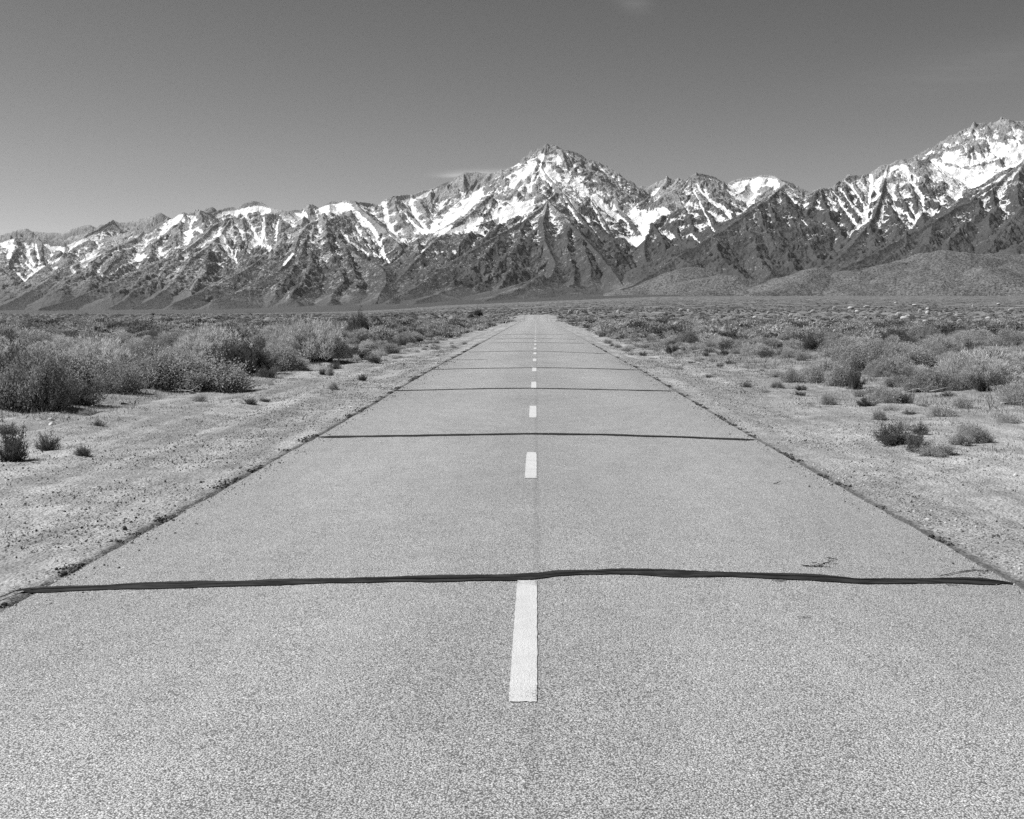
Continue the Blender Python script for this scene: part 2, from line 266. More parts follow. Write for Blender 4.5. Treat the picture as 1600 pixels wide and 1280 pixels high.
 dict(h=1,p=[(1400,436,8.5),(1435,428,8.5),(1465,420,8.5),(1488,424,8.5),(1510,434,8.4),(1528,425,8.4),(1541,417.5,8.4),(1560,423,8.4),(1600,428,8.4),(1660,430,8.4)]),
 dict(h=1,p=[(1541,418,8.4),(1525,435,8.2),(1500,450,8)]), dict(h=1,p=[(1272,420,9.1),(1255,435,8.8),(1225,450,8.5),(1190,458,8.2)]), dict(h=1,p=[(1332,422,9),(1340,440,8.6),(1335,455,8.3)]), dict(h=1,p=[(1440,398,9.3),(1420,415,9),(1390,435,8.6)]), dict(h=1,p=[(1590,405,9.2),(1570,430,8.3),(1585,450,8)]),
 dict(h=1,p=[(1060,444,9.6),(1085,440,9.5),(1105,433,9.5),(1130,429.5,9.5),(1155,435,9.5),(1180,443,9.4)]), dict(h=1,p=[(985,452,9.6),(1030,440,9.8),(1060,425,10),(1078,416,10.3)]), dict(h=1,p=[(1130,430,9.5),(1120,445,9.1),(1095,455,8.8)]),
]
tu = np.concatenate([np.linspace(-.66, -.475, 90)[:-1], np.linspace(-.475, .435, NCOL), np.linspace(.435, .60, 80)[1:]])
yv = np.concatenate([np.linspace(7600, 10500, int(NROW * .2))[:-1], np.linspace(10500, 17200, int(NROW * .65)), np.linspace(17200, 18700, int(NROW * .1))[1:], np.linspace(18700, 21500, int(NROW * .05))[1:]])
Y = np.repeat(yv[:, None], len(tu), 1); X = tu[None, :] * Y
PX = CX + F * tu[None, :] + 0 * Y
e_base = far_px(PX) - 1.5 + np.maximum(Y - 8000, 0) / 1000 * np.interp(PX, [0, 700, 1100], [2.0, 4.5, 3.5])
Z = HC + e_base * Y / F
BASE = Z.copy()
# gentle domain warp so that slopes and gullies never run dead straight
WX = 90 * fbm(X / 900, Y / 900, 3, 11) ; WY = 90 * fbm(X / 900, Y / 900, 3, 23)
WX = WX + 14 * perlin(X / 130, Y / 130, 41); WY = WY + 14 * perlin(X / 130, Y / 130, 43)
near_r = np.full(Z.shape, 1e5)
hill = np.zeros(Z.shape)
for ri, R in enumerate(RIDGES):
    P = [( (px - CX) / F * D * 1000, D * 1000, HC + (HY - py) / F * D * 1000) for px, py, D in R['p']]
    sl = R.get('s', .60); gam = R.get('g', 1.0); hl = R.get('h', 0)
    if hl: sl = .38
    S0 = 0.0; rr_ = np.random.default_rng(900 + ri); fs_ = 1.0 if hl else rr_.uniform(.84, 1.16); lam = rr_.uniform(.75, 1.5); gam = gam * rr_.uniform(.6, 1.15)
    minor = (not hl) and len(R['p']) <= 7
    zmax = max(p[2] for p in P)
    x0 = min(p[0] for p in P); x1 = max(p[0] for p in P); y0 = min(p[1] for p in P); y1 = max(p[1] for p in P)
    reach = min(zmax / sl, 3800) if not hl else 1500
    r0 = np.searchsorted(yv, y0 - reach); r1 = np.searchsorted(yv, y1 + reach)
    ta = min((x0 - reach) / max(y0, 1), (x0 - reach) / (y1)); tb = max((x1 + reach) / y0, (x1 + reach) / y1)
    c0 = np.searchsorted(tu, ta); c1 = np.searchsorted(tu, tb)
    sub = (slice(r0, r1), slice(c0, c1))
    if r1 <= r0 or c1 <= c0: continue
    x = X[sub]; y = Y[sub]
    fade = 1.0
    bd = np.full(x.shape, 1e9); bs = np.zeros(x.shape); bz = np.full(x.shape, -1e9); bside = np.zeros(x.shape)
    score = np.full(x.shape, -1e9)
    xw0 = x + WX[sub]; yw0 = y + WY[sub]
    for (ax, ay, az), (bx, by, bz2) in zip(P[:-1], P[1:]):
        dx, dy = bx - ax, by - ay; L = math.hypot(dx, dy)
        # near the ridge the true place counts, away from it the warped one
        t0 = np.clip(((x - ax) * dx + (y - ay) * dy) / (L * L), 0, 1)
        d0 = np.hypot(x - ax - t0 * dx, y - ay - t0 * dy)
        wv = np.clip(d0 / 500, 0, 1) if not minor else .55 + .45 * np.clip(d0 / 300, 0, 1)
        xw = x + WX[sub] * wv; yw = y + WY[sub] * wv
        t = np.clip(((xw - ax) * dx + (yw - ay) * dy) / (L * L), 0, 1)
        d = np.hypot(xw - ax - t * dx, yw - ay - t * dy)
        zr = az + (bz2 - az) * t
        if minor: zr = zr + (38 * perlin((S0 + t * L) / 190 + ri * 7.1, d * 0 + ri, 17) + 16 * perlin((S0 + t * L) / 70 + ri * 3.3, d * 0 + ri, 19)) * min(1, zr.max() / 900) - 14
        if hl: h = zr - sl * np.sqrt(d * d + 90 * 90) + sl * 90
        else:
            se = fs_ * sl * np.interp(zr, [250, 900, 1700], [.66, .85, 1.05]); h = zr - (se * d + 55 * np.interp(zr, [300, 1500], [.35, 1]) * (1 - np.exp(-d / 70)))
        side = np.sign((xw - ax) * dy - (yw - ay) * dx)
        m = h > score
        score = np.where(m, h, score); bd = np.where(m, d, bd); bs = np.where(m, S0 + t * L, bs); bside = np.where(m, side, bside)
        S0 += L
    if not hl:
        q = bs + ri * 977 + bside * 333 + 260 * perlin(x / 420, y / 420, 13) + 70 * perlin(x / 110, y / 110, 15)
        a = perlin(q / (330 * lam), bd / 1500 + ri, 5); b = perlin(q / (120 * lam), bd / 700 + ri, 7); c = perlin(q / 50, bd / 300, 9)
        amp = gam * (1 - np.exp(-bd / 160)) * np.clip(1.3 - bd / 2500, .3, 1) * np.interp(score, [200, 1300], [.4, 1])
        g = (np.interp(score, [300, 1400], [34, 85]) * (1 - 3.2 * np.abs(a)) * .6 + 42 * (.6 - 2.4 * np.abs(b)) + 13 * (c)) * amp
        score = score + g
    m = score > Z[sub]
    Z[sub] = np.where(m, score, Z[sub]); near_r[sub] = np.where(m, bd + 170 * minor, near_r[sub]); hill[sub] = np.where(m, hl, hill[sub])
PY = HY - F * (Z - HC) / Y
# named snowfields and bare walls, as strokes over bearing and angle: (photo x, y, radius) chains, weight, distance range
def stroke(pts, y0=0, y1=1e6):
    out = np.full(Z.shape, -9.0)
    for (ax, ay, ar), (bx, by, br) in zip(pts[:-1], pts[1:]):
        c0 = np.searchsorted(tu, (min(ax, bx) - 40 - CX) / F); c1 = np.searchsorted(tu, (max(ax, bx) + 40 - CX) / F)
        s = (slice(None), slice(c0, c1)); dx, dy = bx - ax, by - ay
        px = PX[s]; py = PY[s]
        t = np.clip(((px - ax) * dx + (py - ay) * dy) / (dx * dx + dy * dy + 1e-9), 0, 1)
        v = 1 - np.hypot(px - ax - t * dx, py - ay - t * dy) / (ar + (br - ar) * t)
        v = np.where((Y[s] > y0) & (Y[s] < y1), v, -9)
        out[s] = np.maximum(out[s], v)
    return out
SNOW = [
 ([(678,358,6),(700,345,10),(725,325,11),(750,306,6)],14400,1e6),([(650,366,5),(690,366,5)],14000,1e6),
 ([(845,247,5),(872,252,4)],0,1e6),([(842,262,6),(860,272,5),(872,280,4)],0,1e6),([(876,282,6),(888,284,9),(900,290,7),(912,305,6)],0,1e6),([(925,310,4),(945,328,4),(965,345,5)],0,1e6),
 ([(978,330,4),(998,340,12),(1020,345,12),(1040,335,8)],14500,1e6),([(1005,355,10),(1008,372,5)],13800,1e6),([(970,372,4),(990,380,6),(1004,378,6)],13600,1e6),([(1045,316,4),(1030,330,7)],15500,1e6),
 ([(1145,300,10),(1165,290,12),(1190,284,12),(1210,285,8)],15200,1e6),([(1130,328,7),(1150,322,12),(1170,305,12)],15000,1e6),([(1090,295,2),(1110,318,3),(1140,338,4)],0,1e6),([(1085,305,1.5),(1105,345,2),(1115,366,2)],0,1e6),
 ([(1455,260,6),(1475,275,12),(1500,280,14),(1530,285,14),(1555,275,10)],14000,1e6),([(1490,300,12),(1500,318,5)],13800,1e6),([(1535,300,10),(1575,262,10),(1600,240,10)],14000,1e6),([(1480,250,8),(1510,256,8),(1540,250,8),(1590,235,8)],14500,1e6),
 ([(1361,275,3),(1360,292,3),(1356,318,4),(1351,345,4),(1338,360,3),(1322,376,1.5)],0,1e6),([(1375,303,2.5),(1362,318,2)],0,1e6),([(1310,295,1.5),(1332,325,2),(1348,345,3)],0,1e6),([(1320,283,1.5),(1340,310,2),(1352,330,2)],0,1e6),([(1300,300,1.5),(1320,335,2),(1336,352,3)],0,1e6),
 ([(1410,262,5),(1425,290,2.5),(1440,312,4),(1438,335,4),(1428,352,3)],0,1e6),([(1400,262,5),(1385,275,4)],0,1e6),([(1416,335,3),(1425,350,4)],0,1e6),
 ([(283,338,5),(268,352,6),(252,368,4),(247,375,2)],15500,1e6),([(291,338,2),(290,352,5),(293,368,9),(291,378,6)],14500,1e6),([(300,340,3),(306,348,3)],15000,1e6),([(318,350,3),(327,356,3)],15000,1e6),([(309,362,4),(314,366,3)],0,1e6),
 ([(340,338,4),(360,330,7),(380,332,8),(400,325,8),(420,326,5)],15700,1e6),([(345,370,5),(352,390,4),(362,405,4),(371,416,2)],0,1e6),([(368,395,2),(365,408,3)],0,1e6),([(385,345,2),(398,372,3),(408,386,5),(420,390,4)],0,1e6),([(411,345,2),(412,385,4)],0,1e6),([(433,340,3),(430,375,3)],0,1e6),([(393,375,3),(387,400,3)],0,1e6),
 ([(505,330,7),(522,325,9),(540,325,9)],15200,1e6),([(475,338,5),(492,345,4)],14600,1e6),([(511,338,3),(516,345,3)],14600,1e6),([(440,340,7),(465,340,8)],15000,1e6),
 ([(556,332,1.5),(575,350,3),(592,378,4),(600,405,3),(607,412,2)],0,1e6),([(520,352,1.5),(545,380,2),(575,402,2)],0,1e6),([(560,375,2),(585,402,3),(600,410,2)],0,1e6),
 ([(600,318,4),(603,345,4),(612,368,4),(626,380,3),(634,380,2)],0,1e6),([(625,325,1.5),(645,352,3),(660,368,4)],0,1e6),([(640,330,1.5),(662,358,3),(672,366,3)],0,1e6),([(640,318,3),(660,308,5),(685,292,4),(705,284,3)],16300,1e6),
 ([(10,378,2),(20,375,3)],0,1e6),([(42,368,8),(60,368,11),(90,368,10),(102,365,6)],17600,1e6),([(5,385,6),(22,388,5),(12,405,4)],0,1e6),([(38,385,3),(45,405,4),(52,418,3)],0,1e6),([(55,385,2),(62,415,3)],0,1e6),([(72,385,5),(75,400,6),(73,415,2)],0,1e6),([(82,392,6),(105,392,5),(125,380,4),(145,368,3),(172,355,1.5)],0,1e6),([(30,402,2),(50,425,2),(55,425,2)],0,1e6),([(12,415,1.5),(38,443,2.5),(55,428,3),(70,420,2)],0,1e6),
 ([(128,410,5),(130,415,4),(140,405,4),(156,398,2)],0,1e6),([(110,418,3),(115,428,3)],0,1e6),([(156,438,1.5),(172,428,4),(190,415,5),(215,408,6),(232,402,2)],0,1e6),([(185,395,4),(195,390,2)],0,1e6),([(243,385,1),(250,400,4),(262,398,1)],0,1e6),
 ([(780,340,12),(800,330,12),(825,325,10)],0,1e6),([(690,362,4),(715,362,8),(750,362,8)],0,1e6),([(443,416,1.5),(458,398,1.5)],0,1e6),([(685,398,1.2),(712,397,1.2)],0,1e6),
 ([(815,275,9),(835,262,8)],0,1e6),([(800,290,8),(830,285,8)],0,1e6),([(765,345,6),(735,350,6)],0,1e6),([(1080,370,2),(1092,382,2)],0,1e6),([(1046,365,1),(1060,380,1)],0,1e6),([(1251,345,3),(1262,356,2)],0,1e6),
 ([(1230,305,2),(1245,324,2)],0,1e6),([(800,262,4),(812,262,3)],0,1e6),([(730,267,3),(775,275,3)],17000,1e6),
]
ROCK = [
 ([(665,320,14),(690,310,12),(715,295,12),(745,285,12),(765,285,8)],15800,1e6),([(905,255,8),(925,275,10),(945,290,12),(962,300,8),(975,312,6)],15300,1e6),([(980,310,8),(1012,305,8)],17000,1e6),([(1050,300,10),(1045,325,8),(1055,335,8)],14300,17000),([(1095,280,6),(1112,298,8),(1130,310,5)],14700,16500),
 ([(1545,205,6),(1550,222,5)],16500,1e6),([(1567,195,7),(1566,222,6)],16500,1e6),([(1515,222,5),(1528,235,6)],16500,1e6),([(1555,252,6),(1570,258,5)],0,1e6),([(1418,250,4),(1440,262,5),(1450,275,4)],14500,1e6),
 ([(312,333,5),(322,342,4)],15500,1e6),([(277,368,10),(270,382,8)],14500,1e6),([(435,334,7),(445,336,4)],15900,1e6),([(880,243,3),(890,258,4),(898,275,4)],0,1e6),([(866,295,5),(874,300,5)],0,1e6),
 ([(195,358,8),(225,350,10),(255,345,8)],18000,1e6),([(30,376,4),(100,382,4)],16200,17200),([(120,360,5),(140,356,4)],18500,1e6),([(35,358,4),(45,358,3)],18000,1e6),([(692,385,10),(715,375,10),(735,365,5)],0,1e6),([(1215,330,9),(1250,330,6),(1265,350,8),(1280,340,6)],0,14800),
]
snow_f = np.full(Z.shape, -9.0); rock_f = np.full(Z.shape, -9.0)
for pts, a, b in SNOW: snow_f = np.maximum(snow_f, stroke(pts, a, b))
for pts, a, b in ROCK: rock_f = np.maximum(rock_f, stroke(pts, a, b))
calm = 1 - .88 * np.clip(snow_f * 1.6 + .5, 0, 1)
mt = sstep(20, 200, Z - BASE) * (1 - hill)
damp = sstep(0, 220, near_r) * .8 + .2
rg = ridged(X / 420 + WX / 300, Y / 420, 5, 61, .55)
Z = Z + mt * damp * 64 * (rg - .15) * (.35 + .65 * calm)
wx2 = X + 40 * perlin(X / 160, Y / 160, 45); wy2 = Y + 40 * perlin(X / 160, Y / 160, 46)
Z = Z + mt * calm * (.3 + .7 * damp) * np.interp(Z, [200, 1200], [42, 32]) * (ridged(wx2 / 170 + WX / 200, wy2 / 210, 3, 62, .6) - .2)
Z = Z + mt * np.interp(Z, [600, 1800], [13, 19]) * (ridged(X / 66, Y / 80, 3, 71, .6) - .1) * (.35 + .65 * damp) * (.12 + .88 * calm)
Z = Z + hill * (13 * fbm(X / 220, Y / 220, 5, 81, .58) + 14 * (ridged(X / 500, Y / 500, 3, 83) - .3) * sstep(0, 150, near_r))
Z = Z + (1 - mt) * (1 - hill) * 2.5 * fbm(X / 200, Y / 200, 3, 91)
def blur(A, k):
    for ax in (0, 1):
        c = np.cumsum(np.insert(np.pad(A, [(k, k) if i == ax else (0, 0) for i in (0, 1)], mode='edge'), 0, 0, axis=ax), axis=ax)
        n = A.shape[ax]; A = (np.take(c, range(2 * k + 1, 2 * k + 1 + n), ax) - np.take(c, range(0, n), ax)) / (2 * k + 1)
    return A
kc = max(2, int(9 * NCOL / 1400)); 
conc = blur(Z, kc) - Z                                     # > 0 in gullies, < 0 on ribs
conc2 = blur(Z, kc * 3) - Z
gy = np.gradient(Z, axis=0) / np.gradient(Y, axis=0)
gxr = np.gradient(Z, axis=1) / np.gradient(X, axis=1)
steep = np.hypot(gxr, gy - gxr * tu[None, :])
PY = HY - F * (Z - HC) / Y
alt = Z
n1 = fbm(X / 260, Y / 260, 4, 101); n2 = perlin(X / 42, Y / 42, 111); n3 = perlin(X / 22, Y / 22, 113)
line = np.interp(PX, [0, 250, 450, 620, 760, 860, 1000, 1150, 1250, 1400, 1600], [620, 600, 820, 820, 820, 1050, 950, 1100, 1100, 1050, 1250])
s = (alt - line) / 650.0
snow = -.26 + .75 * np.clip(s, -1.5, 1.3) + conc / 26 * np.clip(s + .7, 0, 1.1) + conc2 / 110 * np.clip(s + .7, 0, 1) - .55 * (steep - .75) + .34 * n1 + .22 * n2 + .22 * n3
snow = snow + 3.2 * np.clip(snow_f + .30 + .28 * n2 + .25 * n1 + .3 * perlin(X / 90, Y / 90, 131), 0, .8) * (snow_f > -1) - 3.0 * np.clip(rock_f + .2 + .5 * n2 + .3 * n1, 0, .8) * (rock_f > -1)
snow = np.where(alt < 420, -2, snow) * (1 - hill) - 2 * hill
forest = sstep(0, -600, alt + 260 * n1 - np.interp(PX, [100, 300, 600, 760, 1000, 1200, 1600], [1000, 1150, 1200, 1500, 1600, 1750, 1900])) * sstep(5, 120, Z - BASE) * (1 - hill) * np.interp(PX, [150, 420, 700, 960, 1050, 1600], [.5, .85, 1.1, 1.3, 1.35, 1.35])
bajada = sstep(np.interp(PX, [250, 450], [420, 130]), 20, Z - BASE + 60 * fbm(X / 300, Y / 300, 3, 121)) * (1 - hill)
V = np.stack([X, Y, Z], -1).reshape(-1, 3)
me = mesh_np('mountain_range', V, grid_faces(len(yv), len(tu)), True, dict(snow=snow, forest=forest, hill=hill, bajada=bajada, conc=conc, lowl=sstep(700, 200, PX)))
k = NT('mountain_rock_and_snow', .95, .05)
nz = k.noise(1 / 30., 5, .65); nzb = k.noise(1 / 14., 3, .6); big = k.noise(1 / 400., 4, .6)
sn = k.math('ADD', k.attr('snow'), k.math('ADD', k.math('MULTIPLY', k.math('SUBTRACT', nz, .5), 1.9), k.math('MULTIPLY', k.math('SUBTRACT', nzb, .5), 1.6)))
sm = k.mr(sn, -.08, .42)
rockc = k.mix(k.mr(nzb, .33, .67), .14, .36)
rockc = k.math('MULTIPLY', rockc, k.mr(big, .3, .7, .65, 1.3))
treeden = k.math('ADD', k.math('MULTIPLY', k.attr('forest'), .62), k.math('MULTIPLY', k.math('SUBTRACT', k.noise(1 / 180., 4, .6), .5), 1.3))
tree = k.mr(k.math('ADD', treeden, k.math('MULTIPLY', k.math('SUBTRACT', nz, .5), 2.6)), .28, .5)
tree = k.math('MULTIPLY', tree, k.math('GREATER_THAN', k.attr('forest'), .02))
land = k.mix(k.math('MULTIPLY', tree, .85), rockc, .045)
scrub = k.math('MULTIPLY', k.mix(k.mr(k.noise(1 / 17., 3, .8), .38, .6), .055, .19), k.mr(big, .3, .7, .8, 1.2))
land = k.mix(k.attr('hill'), land, scrub)
baj = k.mix(k.attr('lowl'), k.mix(k.mr(nzb, .35, .65), .07, .10), k.mix(k.mr(nzb, .35, .65), .10, .13))
land = k.mix(k.attr('bajada'), land, baj)
col = k.mix(sm, land, .80)
k.grey(col)
k.bump(k.math('ADD', nz, k.math('MULTIPLY', nzb, .5)), .8, 26.0)
obj('mountain_range', me, k.m, kind='structure')
# ---------------------------------------------------------------- ground sheet
def scrub_edge_left(y): return np.interp(y, [0, 14, 19, 27, 37, 45, 75, 120, 300], [-8.8, -8.6, -8.3, -7.4, -7.4, -6.8, -6.0, -5.6, -5.2])
def scrub_edge_right(y): return np.interp(y, [0, 16, 29, 38, 55, 100, 300], [9.5, 8.2, 6.9, 6.4, 5.6, 5.2, 4.8])
def ground_z(x, y):
    """height of the ground with its small relief"""
    x = np.asarray(x, float); y = np.asarray(y, float)
    z = plain_z(x, y)
    ax = np.abs(x)
    nearf = sstep(420, 60, y)
    inscrub = np.maximum(sstep(0.5, -2.5, x - scrub_edge_left(y)), sstep(-.5, 2.5, x - scrub_edge_right(y)))
    off = sstep(3.0, 3.5, ax)
    z = z + inscrub * nearf * (.10 * fbm(x / 3.1, y / 3.1, 3, 201) + .10)
    z = z + off * nearf * (.022 * fbm(x / .9, y / 1.3, 3, 203) + .012 * fbm(x / .22, y / .3, 2, 205))
    # wheel ruts and grader berms along the shoulders
    wob = .35 * perlin(y / 14, y * 0, 207) ; sh = off * (1 - inscrub) * nearf
    z = z + sh * (.036 * np.sin((x + wob) * 5.2) * sstep(-3.4, -4.2, x) + .018 * np.sin((x + wob * .7) * 4.1) * sstep(3.4, 4.2, x)) * (.5 + perlin(x / 2, y / 9, 209))
    z = z - .03 * sstep(3.2, 4.4, ax) * (1 - inscrub) * nearf
    # far beyond: low swells
    z = z + sstep(500, 1500, y) * 1.6 * fbm(x / 160, y / 260, 3, 211)
    return z
def edge_l(y): return -3.0 + .022 * fbm(y / .7, y * 0 + .3, 3, 221) + .035 * perlin(y / 6, y * 0, 223)
def edge_r(y): return 2.95 + .018 * fbm(y / .6, y * 0 + .3, 3, 225) + .03 * perlin(y / 7, y * 0, 227)
def road_z(x, y):
    return np.interp(y, ROAD_Y, ROAD_Z) + .05 * (1 - (np.asarray(x) / 3.0) ** 2)
yr = np.concatenate([np.linspace(-28, 2, 60)[:-1], np.geomspace(2, 9200, 900)])
uu = np.linspace(-1, 1, 561); uu = .45 * uu + .55 * uu ** 3
wid = 24 + .66 * np.maximum(yr, 0)
GX = uu[None, :] * wid[:, None]; GY = np.repeat(yr[:, None], len(uu), 1)
GZ = ground_z(GX, GY)
under = sstep(3.0, 2.84, np.abs(GX + .025)) * (GY < 372)
GZ = np.where(GY < 372, GZ + (.006 * sstep(3.8, 3.1, np.abs(GX))), GZ) - .09 * under
SCR = np.maximum(sstep(.8, -1.5, GX - scrub_edge_left(GY)), sstep(-.8, 1.5, GX - scrub_edge_right(GY)))
edge_d = np.minimum(np.abs(GX + 3.0), np.abs(GX - 2.95))
gm = mesh_np('ground', np.stack([GX, GY, GZ], -1).reshape(-1, 3), grid_faces(len(yr), len(uu)), True, dict(scrub=SCR, edge=sstep(.28, .03, edge_d), far=sstep(120, 900, GY)))
k = NT('desert_soil', .97, .05)
fine = k.noise(30, 4, .7); mid = k.noise(2.2, 5, .6); track = k.noise(1.0, 5, .65, vec=k.scaled(2.6, .11, 1)); big = k.noise(.25, 4, .6)
peb = k.voro(38, out=1); pebs = k.n('ShaderNodeSeparateColor'); k.l(peb, pebs.inputs[0]); pd = k.voro(38)
peb2 = k.voro(13, out=1); peb2s = k.n('ShaderNodeSeparateColor'); k.l(peb2, peb2s.inputs[0]); pd2 = k.voro(13)
c = k.mix(k.mr(track, .32, .68), .27, .41)
c = k.math('MULTIPLY', c, k.math('MULTIPLY', k.mr(mid, .3, .7, .8, 1.16), k.mr(big, .35, .65, .82, 1.12)))
c = k.math('MULTIPLY', c, k.mr(fine, .3, .7, .78, 1.2))
c = k.math('MULTIPLY', c, k.mix(k.math('MULTIPLY', k.mr(pd, .0, .45, 1, 0), k.mr(pebs.outputs[0], .7, .72)), 1.0, .5))
c = k.math('MULTIPLY', c, k.mix(k.math('MULTIPLY', k.mr(pd2, .22, .3, 1, 0), k.mr(peb2s.outputs[0], .88, .9)), 1.0, .38))
c = k.math('MULTIPLY', c, k.mix(k.math('MULTIPLY', k.mr(pd2, .22, .3, 1, 0), k.mr(peb2s.outputs[1], .9, .92)), 1.0, 1.5))
sc = k.mix(k.mr(mid, .35, .65), .19, .32)
sc = k.math('MULTIPLY', sc, k.mr(fine, .3, .7, .75, 1.25))
c = k.mix(k.math('MULTIPLY', k.attr('scrub'), .75), c, sc)
dk = k.math('MULTIPLY', k.attr('edge'), k.mr(k.noise(3.5, 5, .7), .42, .6))
c = k.mix(k.math('MULTIPLY', dk, .35), c, .12)
sxx = k.n('ShaderNodeSeparateXYZ'); k.l(k.co(), sxx.inputs[0])
ed = k.math('ABSOLUTE', k.math('SUBTRACT', k.math('ABSOLUTE', k.math('ADD', sxx.outputs[0], .025)), 3.0))
ed = k.math('MULTIPLY', k.mr(k.math('ADD', ed, k.math('MULTIPLY', k.math('SUBTRACT', k.noise(5, 5, .75), .5), .28)), .0, .07, 1, 0), k.math('SUBTRACT', 1.0, k.attr('far')))
c = k.mix(k.math('MULTIPLY', ed, .7), c, .06)
fb = k.voro(1 / 3.2, rnd=1.0); fb2 = k.noise(1.0, 6, .75, vec=k.scaled(1 / 20., 1 / 140., 1))
fs = k.mix(k.mr(fb, .25, .55), .05, .17)
fs = k.mix(k.mr(fb2, .35, .65), fs, k.mix(.5, fs, .20))
fs = k.math('MULTIPLY', fs, k.mr(fb2, .42, .58, .45, 1.4)); c = k.mix(k.attr('far'), c, fs)
k.grey(c)
nf = k.math('MULTIPLY', fine, k.mr(k.attr('far'), 0, 1, 1, 0))
k.bump(k.math('SUBTRACT', k.math('ADD', nf, k.math('MULTIPLY', k.noise(7, 4, .65), 1.6)), k.math('MULTIPLY', k.math('ADD', pd, pd2), .6)), .75, .035)
SOIL = k.m
obj('ground', gm, SOIL, kind='structure')

# ---------------------------------------------------------------- road: crowned, worn asphalt with dashes and sealed cracks as its parts
ry = np.concatenate([np.linspace(-25, 2, 40)[:-1], np.arange(2, 40, .1), np.geomspace(40, 378, 420)])
rv = np.linspace(0, 1, 41)
L_, R_ = edge_l(ry), edge_r(ry)
RX = L_[:, None] + (R_ - L_)[:, None] * rv[None, :]; RY = np.repeat(ry[:, None], len(rv), 1)
RZ = road_z(RX, RY) + .004 * fbm(RX / 1.5, RY / 2.5, 2, 231)
RX2 = np.concatenate([RX[:, :1] - .03, RX, RX[:, -1:] + .03], 1); RY2 = np.concatenate([RY[:, :1], RY, RY[:, -1:]], 1); RZ2 = np.concatenate([RZ[:, :1] - .12, RZ, RZ[:, -1:] - .12], 1)
rm = mesh_np('road', np.stack([RX2, RY2, RZ2], -1).reshape(-1, 3), grid_faces(len(ry), len(rv) + 2), False)
def asphalt(name, lo, hi, paint=None):
    k = NT(name, .9, .25)
    v = k.voro(140, out=1); vs = k.n('ShaderNodeSeparateColor'); k.l(v, vs.inputs[0]); vd = k.voro(140)
    v2 = k.voro(72, out=1); v2s = k.n('ShaderNodeSeparateColor'); k.l(v2, v2s.inputs[0]); vd2 = k.voro(72)
    chip = k.mix(k.mr(vs.outputs[0], 0, 1, smooth=False), lo, hi)
    gap = k.mr(vd, .42, .62)
    c = k.mix(gap, chip, lo * .40)
    c = k.mix(k.math('MULTIPLY', k.mr(vd2, .3, .36, 1, 0), k.mr(v2s.outputs[0], .80, .83)), c, hi * 1.12)
    c = k.mix(k.math('MULTIPLY', k.mr(vd2, .3, .38, 1, 0), k.mr(v2s.outputs[1], .80, .83)), c, lo * .22)
    n1 = k.noise(.55, 5, .6, vec=k.scaled(1, .35, 1)); n2 = k.noise(5.5, 4, .6); n3 = k.noise(1.6, 4, .65)
    c = k.math('MULTIPLY', c, k.mr(n1, .3, .7, .93, 1.07)); c = k.math('MULTIPLY', c, k.mr(n2, .3, .7, .96, 1.04)); c = k.math('MULTIPLY', c, k.mr(n3, .35, .7, .96, 1.03))
    sx = k.n('ShaderNodeSeparateXYZ'); k.l(k.co(), sx.inputs[0])
    ax = k.math('ABSOLUTE', k.math('ADD', sx.outputs[0], k.math('MULTIPLY', k.math('SUBTRACT', k.noise(3, 2), .5), .02)))
    seam = k.mr(ax, .0, .05, 1, 0)
    c = k.math('MULTIPLY', c, k.mr(seam, 0, 1, 1, .88))
    lane = k.mr(k.math('ABSOLUTE', k.math('SUBTRACT', k.math('ABSOLUTE', sx.outputs[0]), 1.5)), .2, 1.3, 1.04, .95)
    c = k.math('MULTIPLY', c, lane)
    if paint is not None:
        wear = k.math('ADD', k.math('ADD', k.math('MULTIPLY', vs.outputs[0], .5), k.noise(4, 4, .6)), k.attr('worn'))
        c = k.mix(k.mr(wear, .99, 1.18), k.math('MULTIPLY', k.mr(n2, .3, .7, .93, 1.03), k.mix(gap, paint, paint * .78)), c)
    k.grey(c)
    k.bump(k.math('SUBTRACT', k.math('MULTIPLY', vs.outputs[2], .5), k.math('ADD', vd, k.math('MULTIPLY', vd2, .6))), .6 if paint is None else .4, .006)
    return k.m
ASPH = asphalt('worn_asphalt', .35, .58)
road = obj('road', rm, ASPH, kind='structure')
PAINT = asphalt('road_paint', .33, .56, .60)
def pix2road(px, py):
    d = F * HC / max(py - HY, 1.5)
    for _ in range(60):
        x = (px - CX) / F * d; z = float(road_z(x, d)); dn = F * (HC - z) / (py - HY); d = .6 * d + .4 * dn
    return (px - CX) / F * d, d
kdash = 0; y0 = 4.92
while y0 < 215:
    ys = np.linspace(y0, y0 + 2.27, 40); xs = np.linspace(-.116, .004, 9)
    jl = .004 * perlin(ys / .08, ys * 0, 241 + kdash)
    x2 = xs[None, :] + 0 * ys[:, None]; x2[:, 0] += jl; x2[:, -1] += -jl
    y2 = ys[:, None] + .012 * perlin(xs / .02, xs * 0 + kdash, 243)[None, :] * (np.abs(np.linspace(-1, 1, 40)) > .99)[:, None]
    worn = sstep(.12, 0, np.minimum(x2 + .116, .004 - x2) / .12) * .22 + sstep(.3, 0, np.minimum(y2 - y0, y0 + 2.27 - y2)) * .3
    dm = mesh_np('lane_dash', np.stack([x2, y2, road_z(x2, y2) + .004 * fbm(x2 / 1.5, y2 / 2.5, 2, 231) + .004], -1).reshape(-1, 3), grid_faces(40, 9), True, dict(worn=worn - .1))
    obj('lane_dash', dm, PAINT, road); kdash += 1; y0 += 6.84
k = NT('sealing_tar', .7, .2)
c = k.mix(k.mr(k.noise(6, 4, .6, vec=k.scaled(1, 4, 1)), .4, .6), .012, .032)
k.grey(c); k.bump(k.noise(60, 3), .3, .004)
TAR = k.m
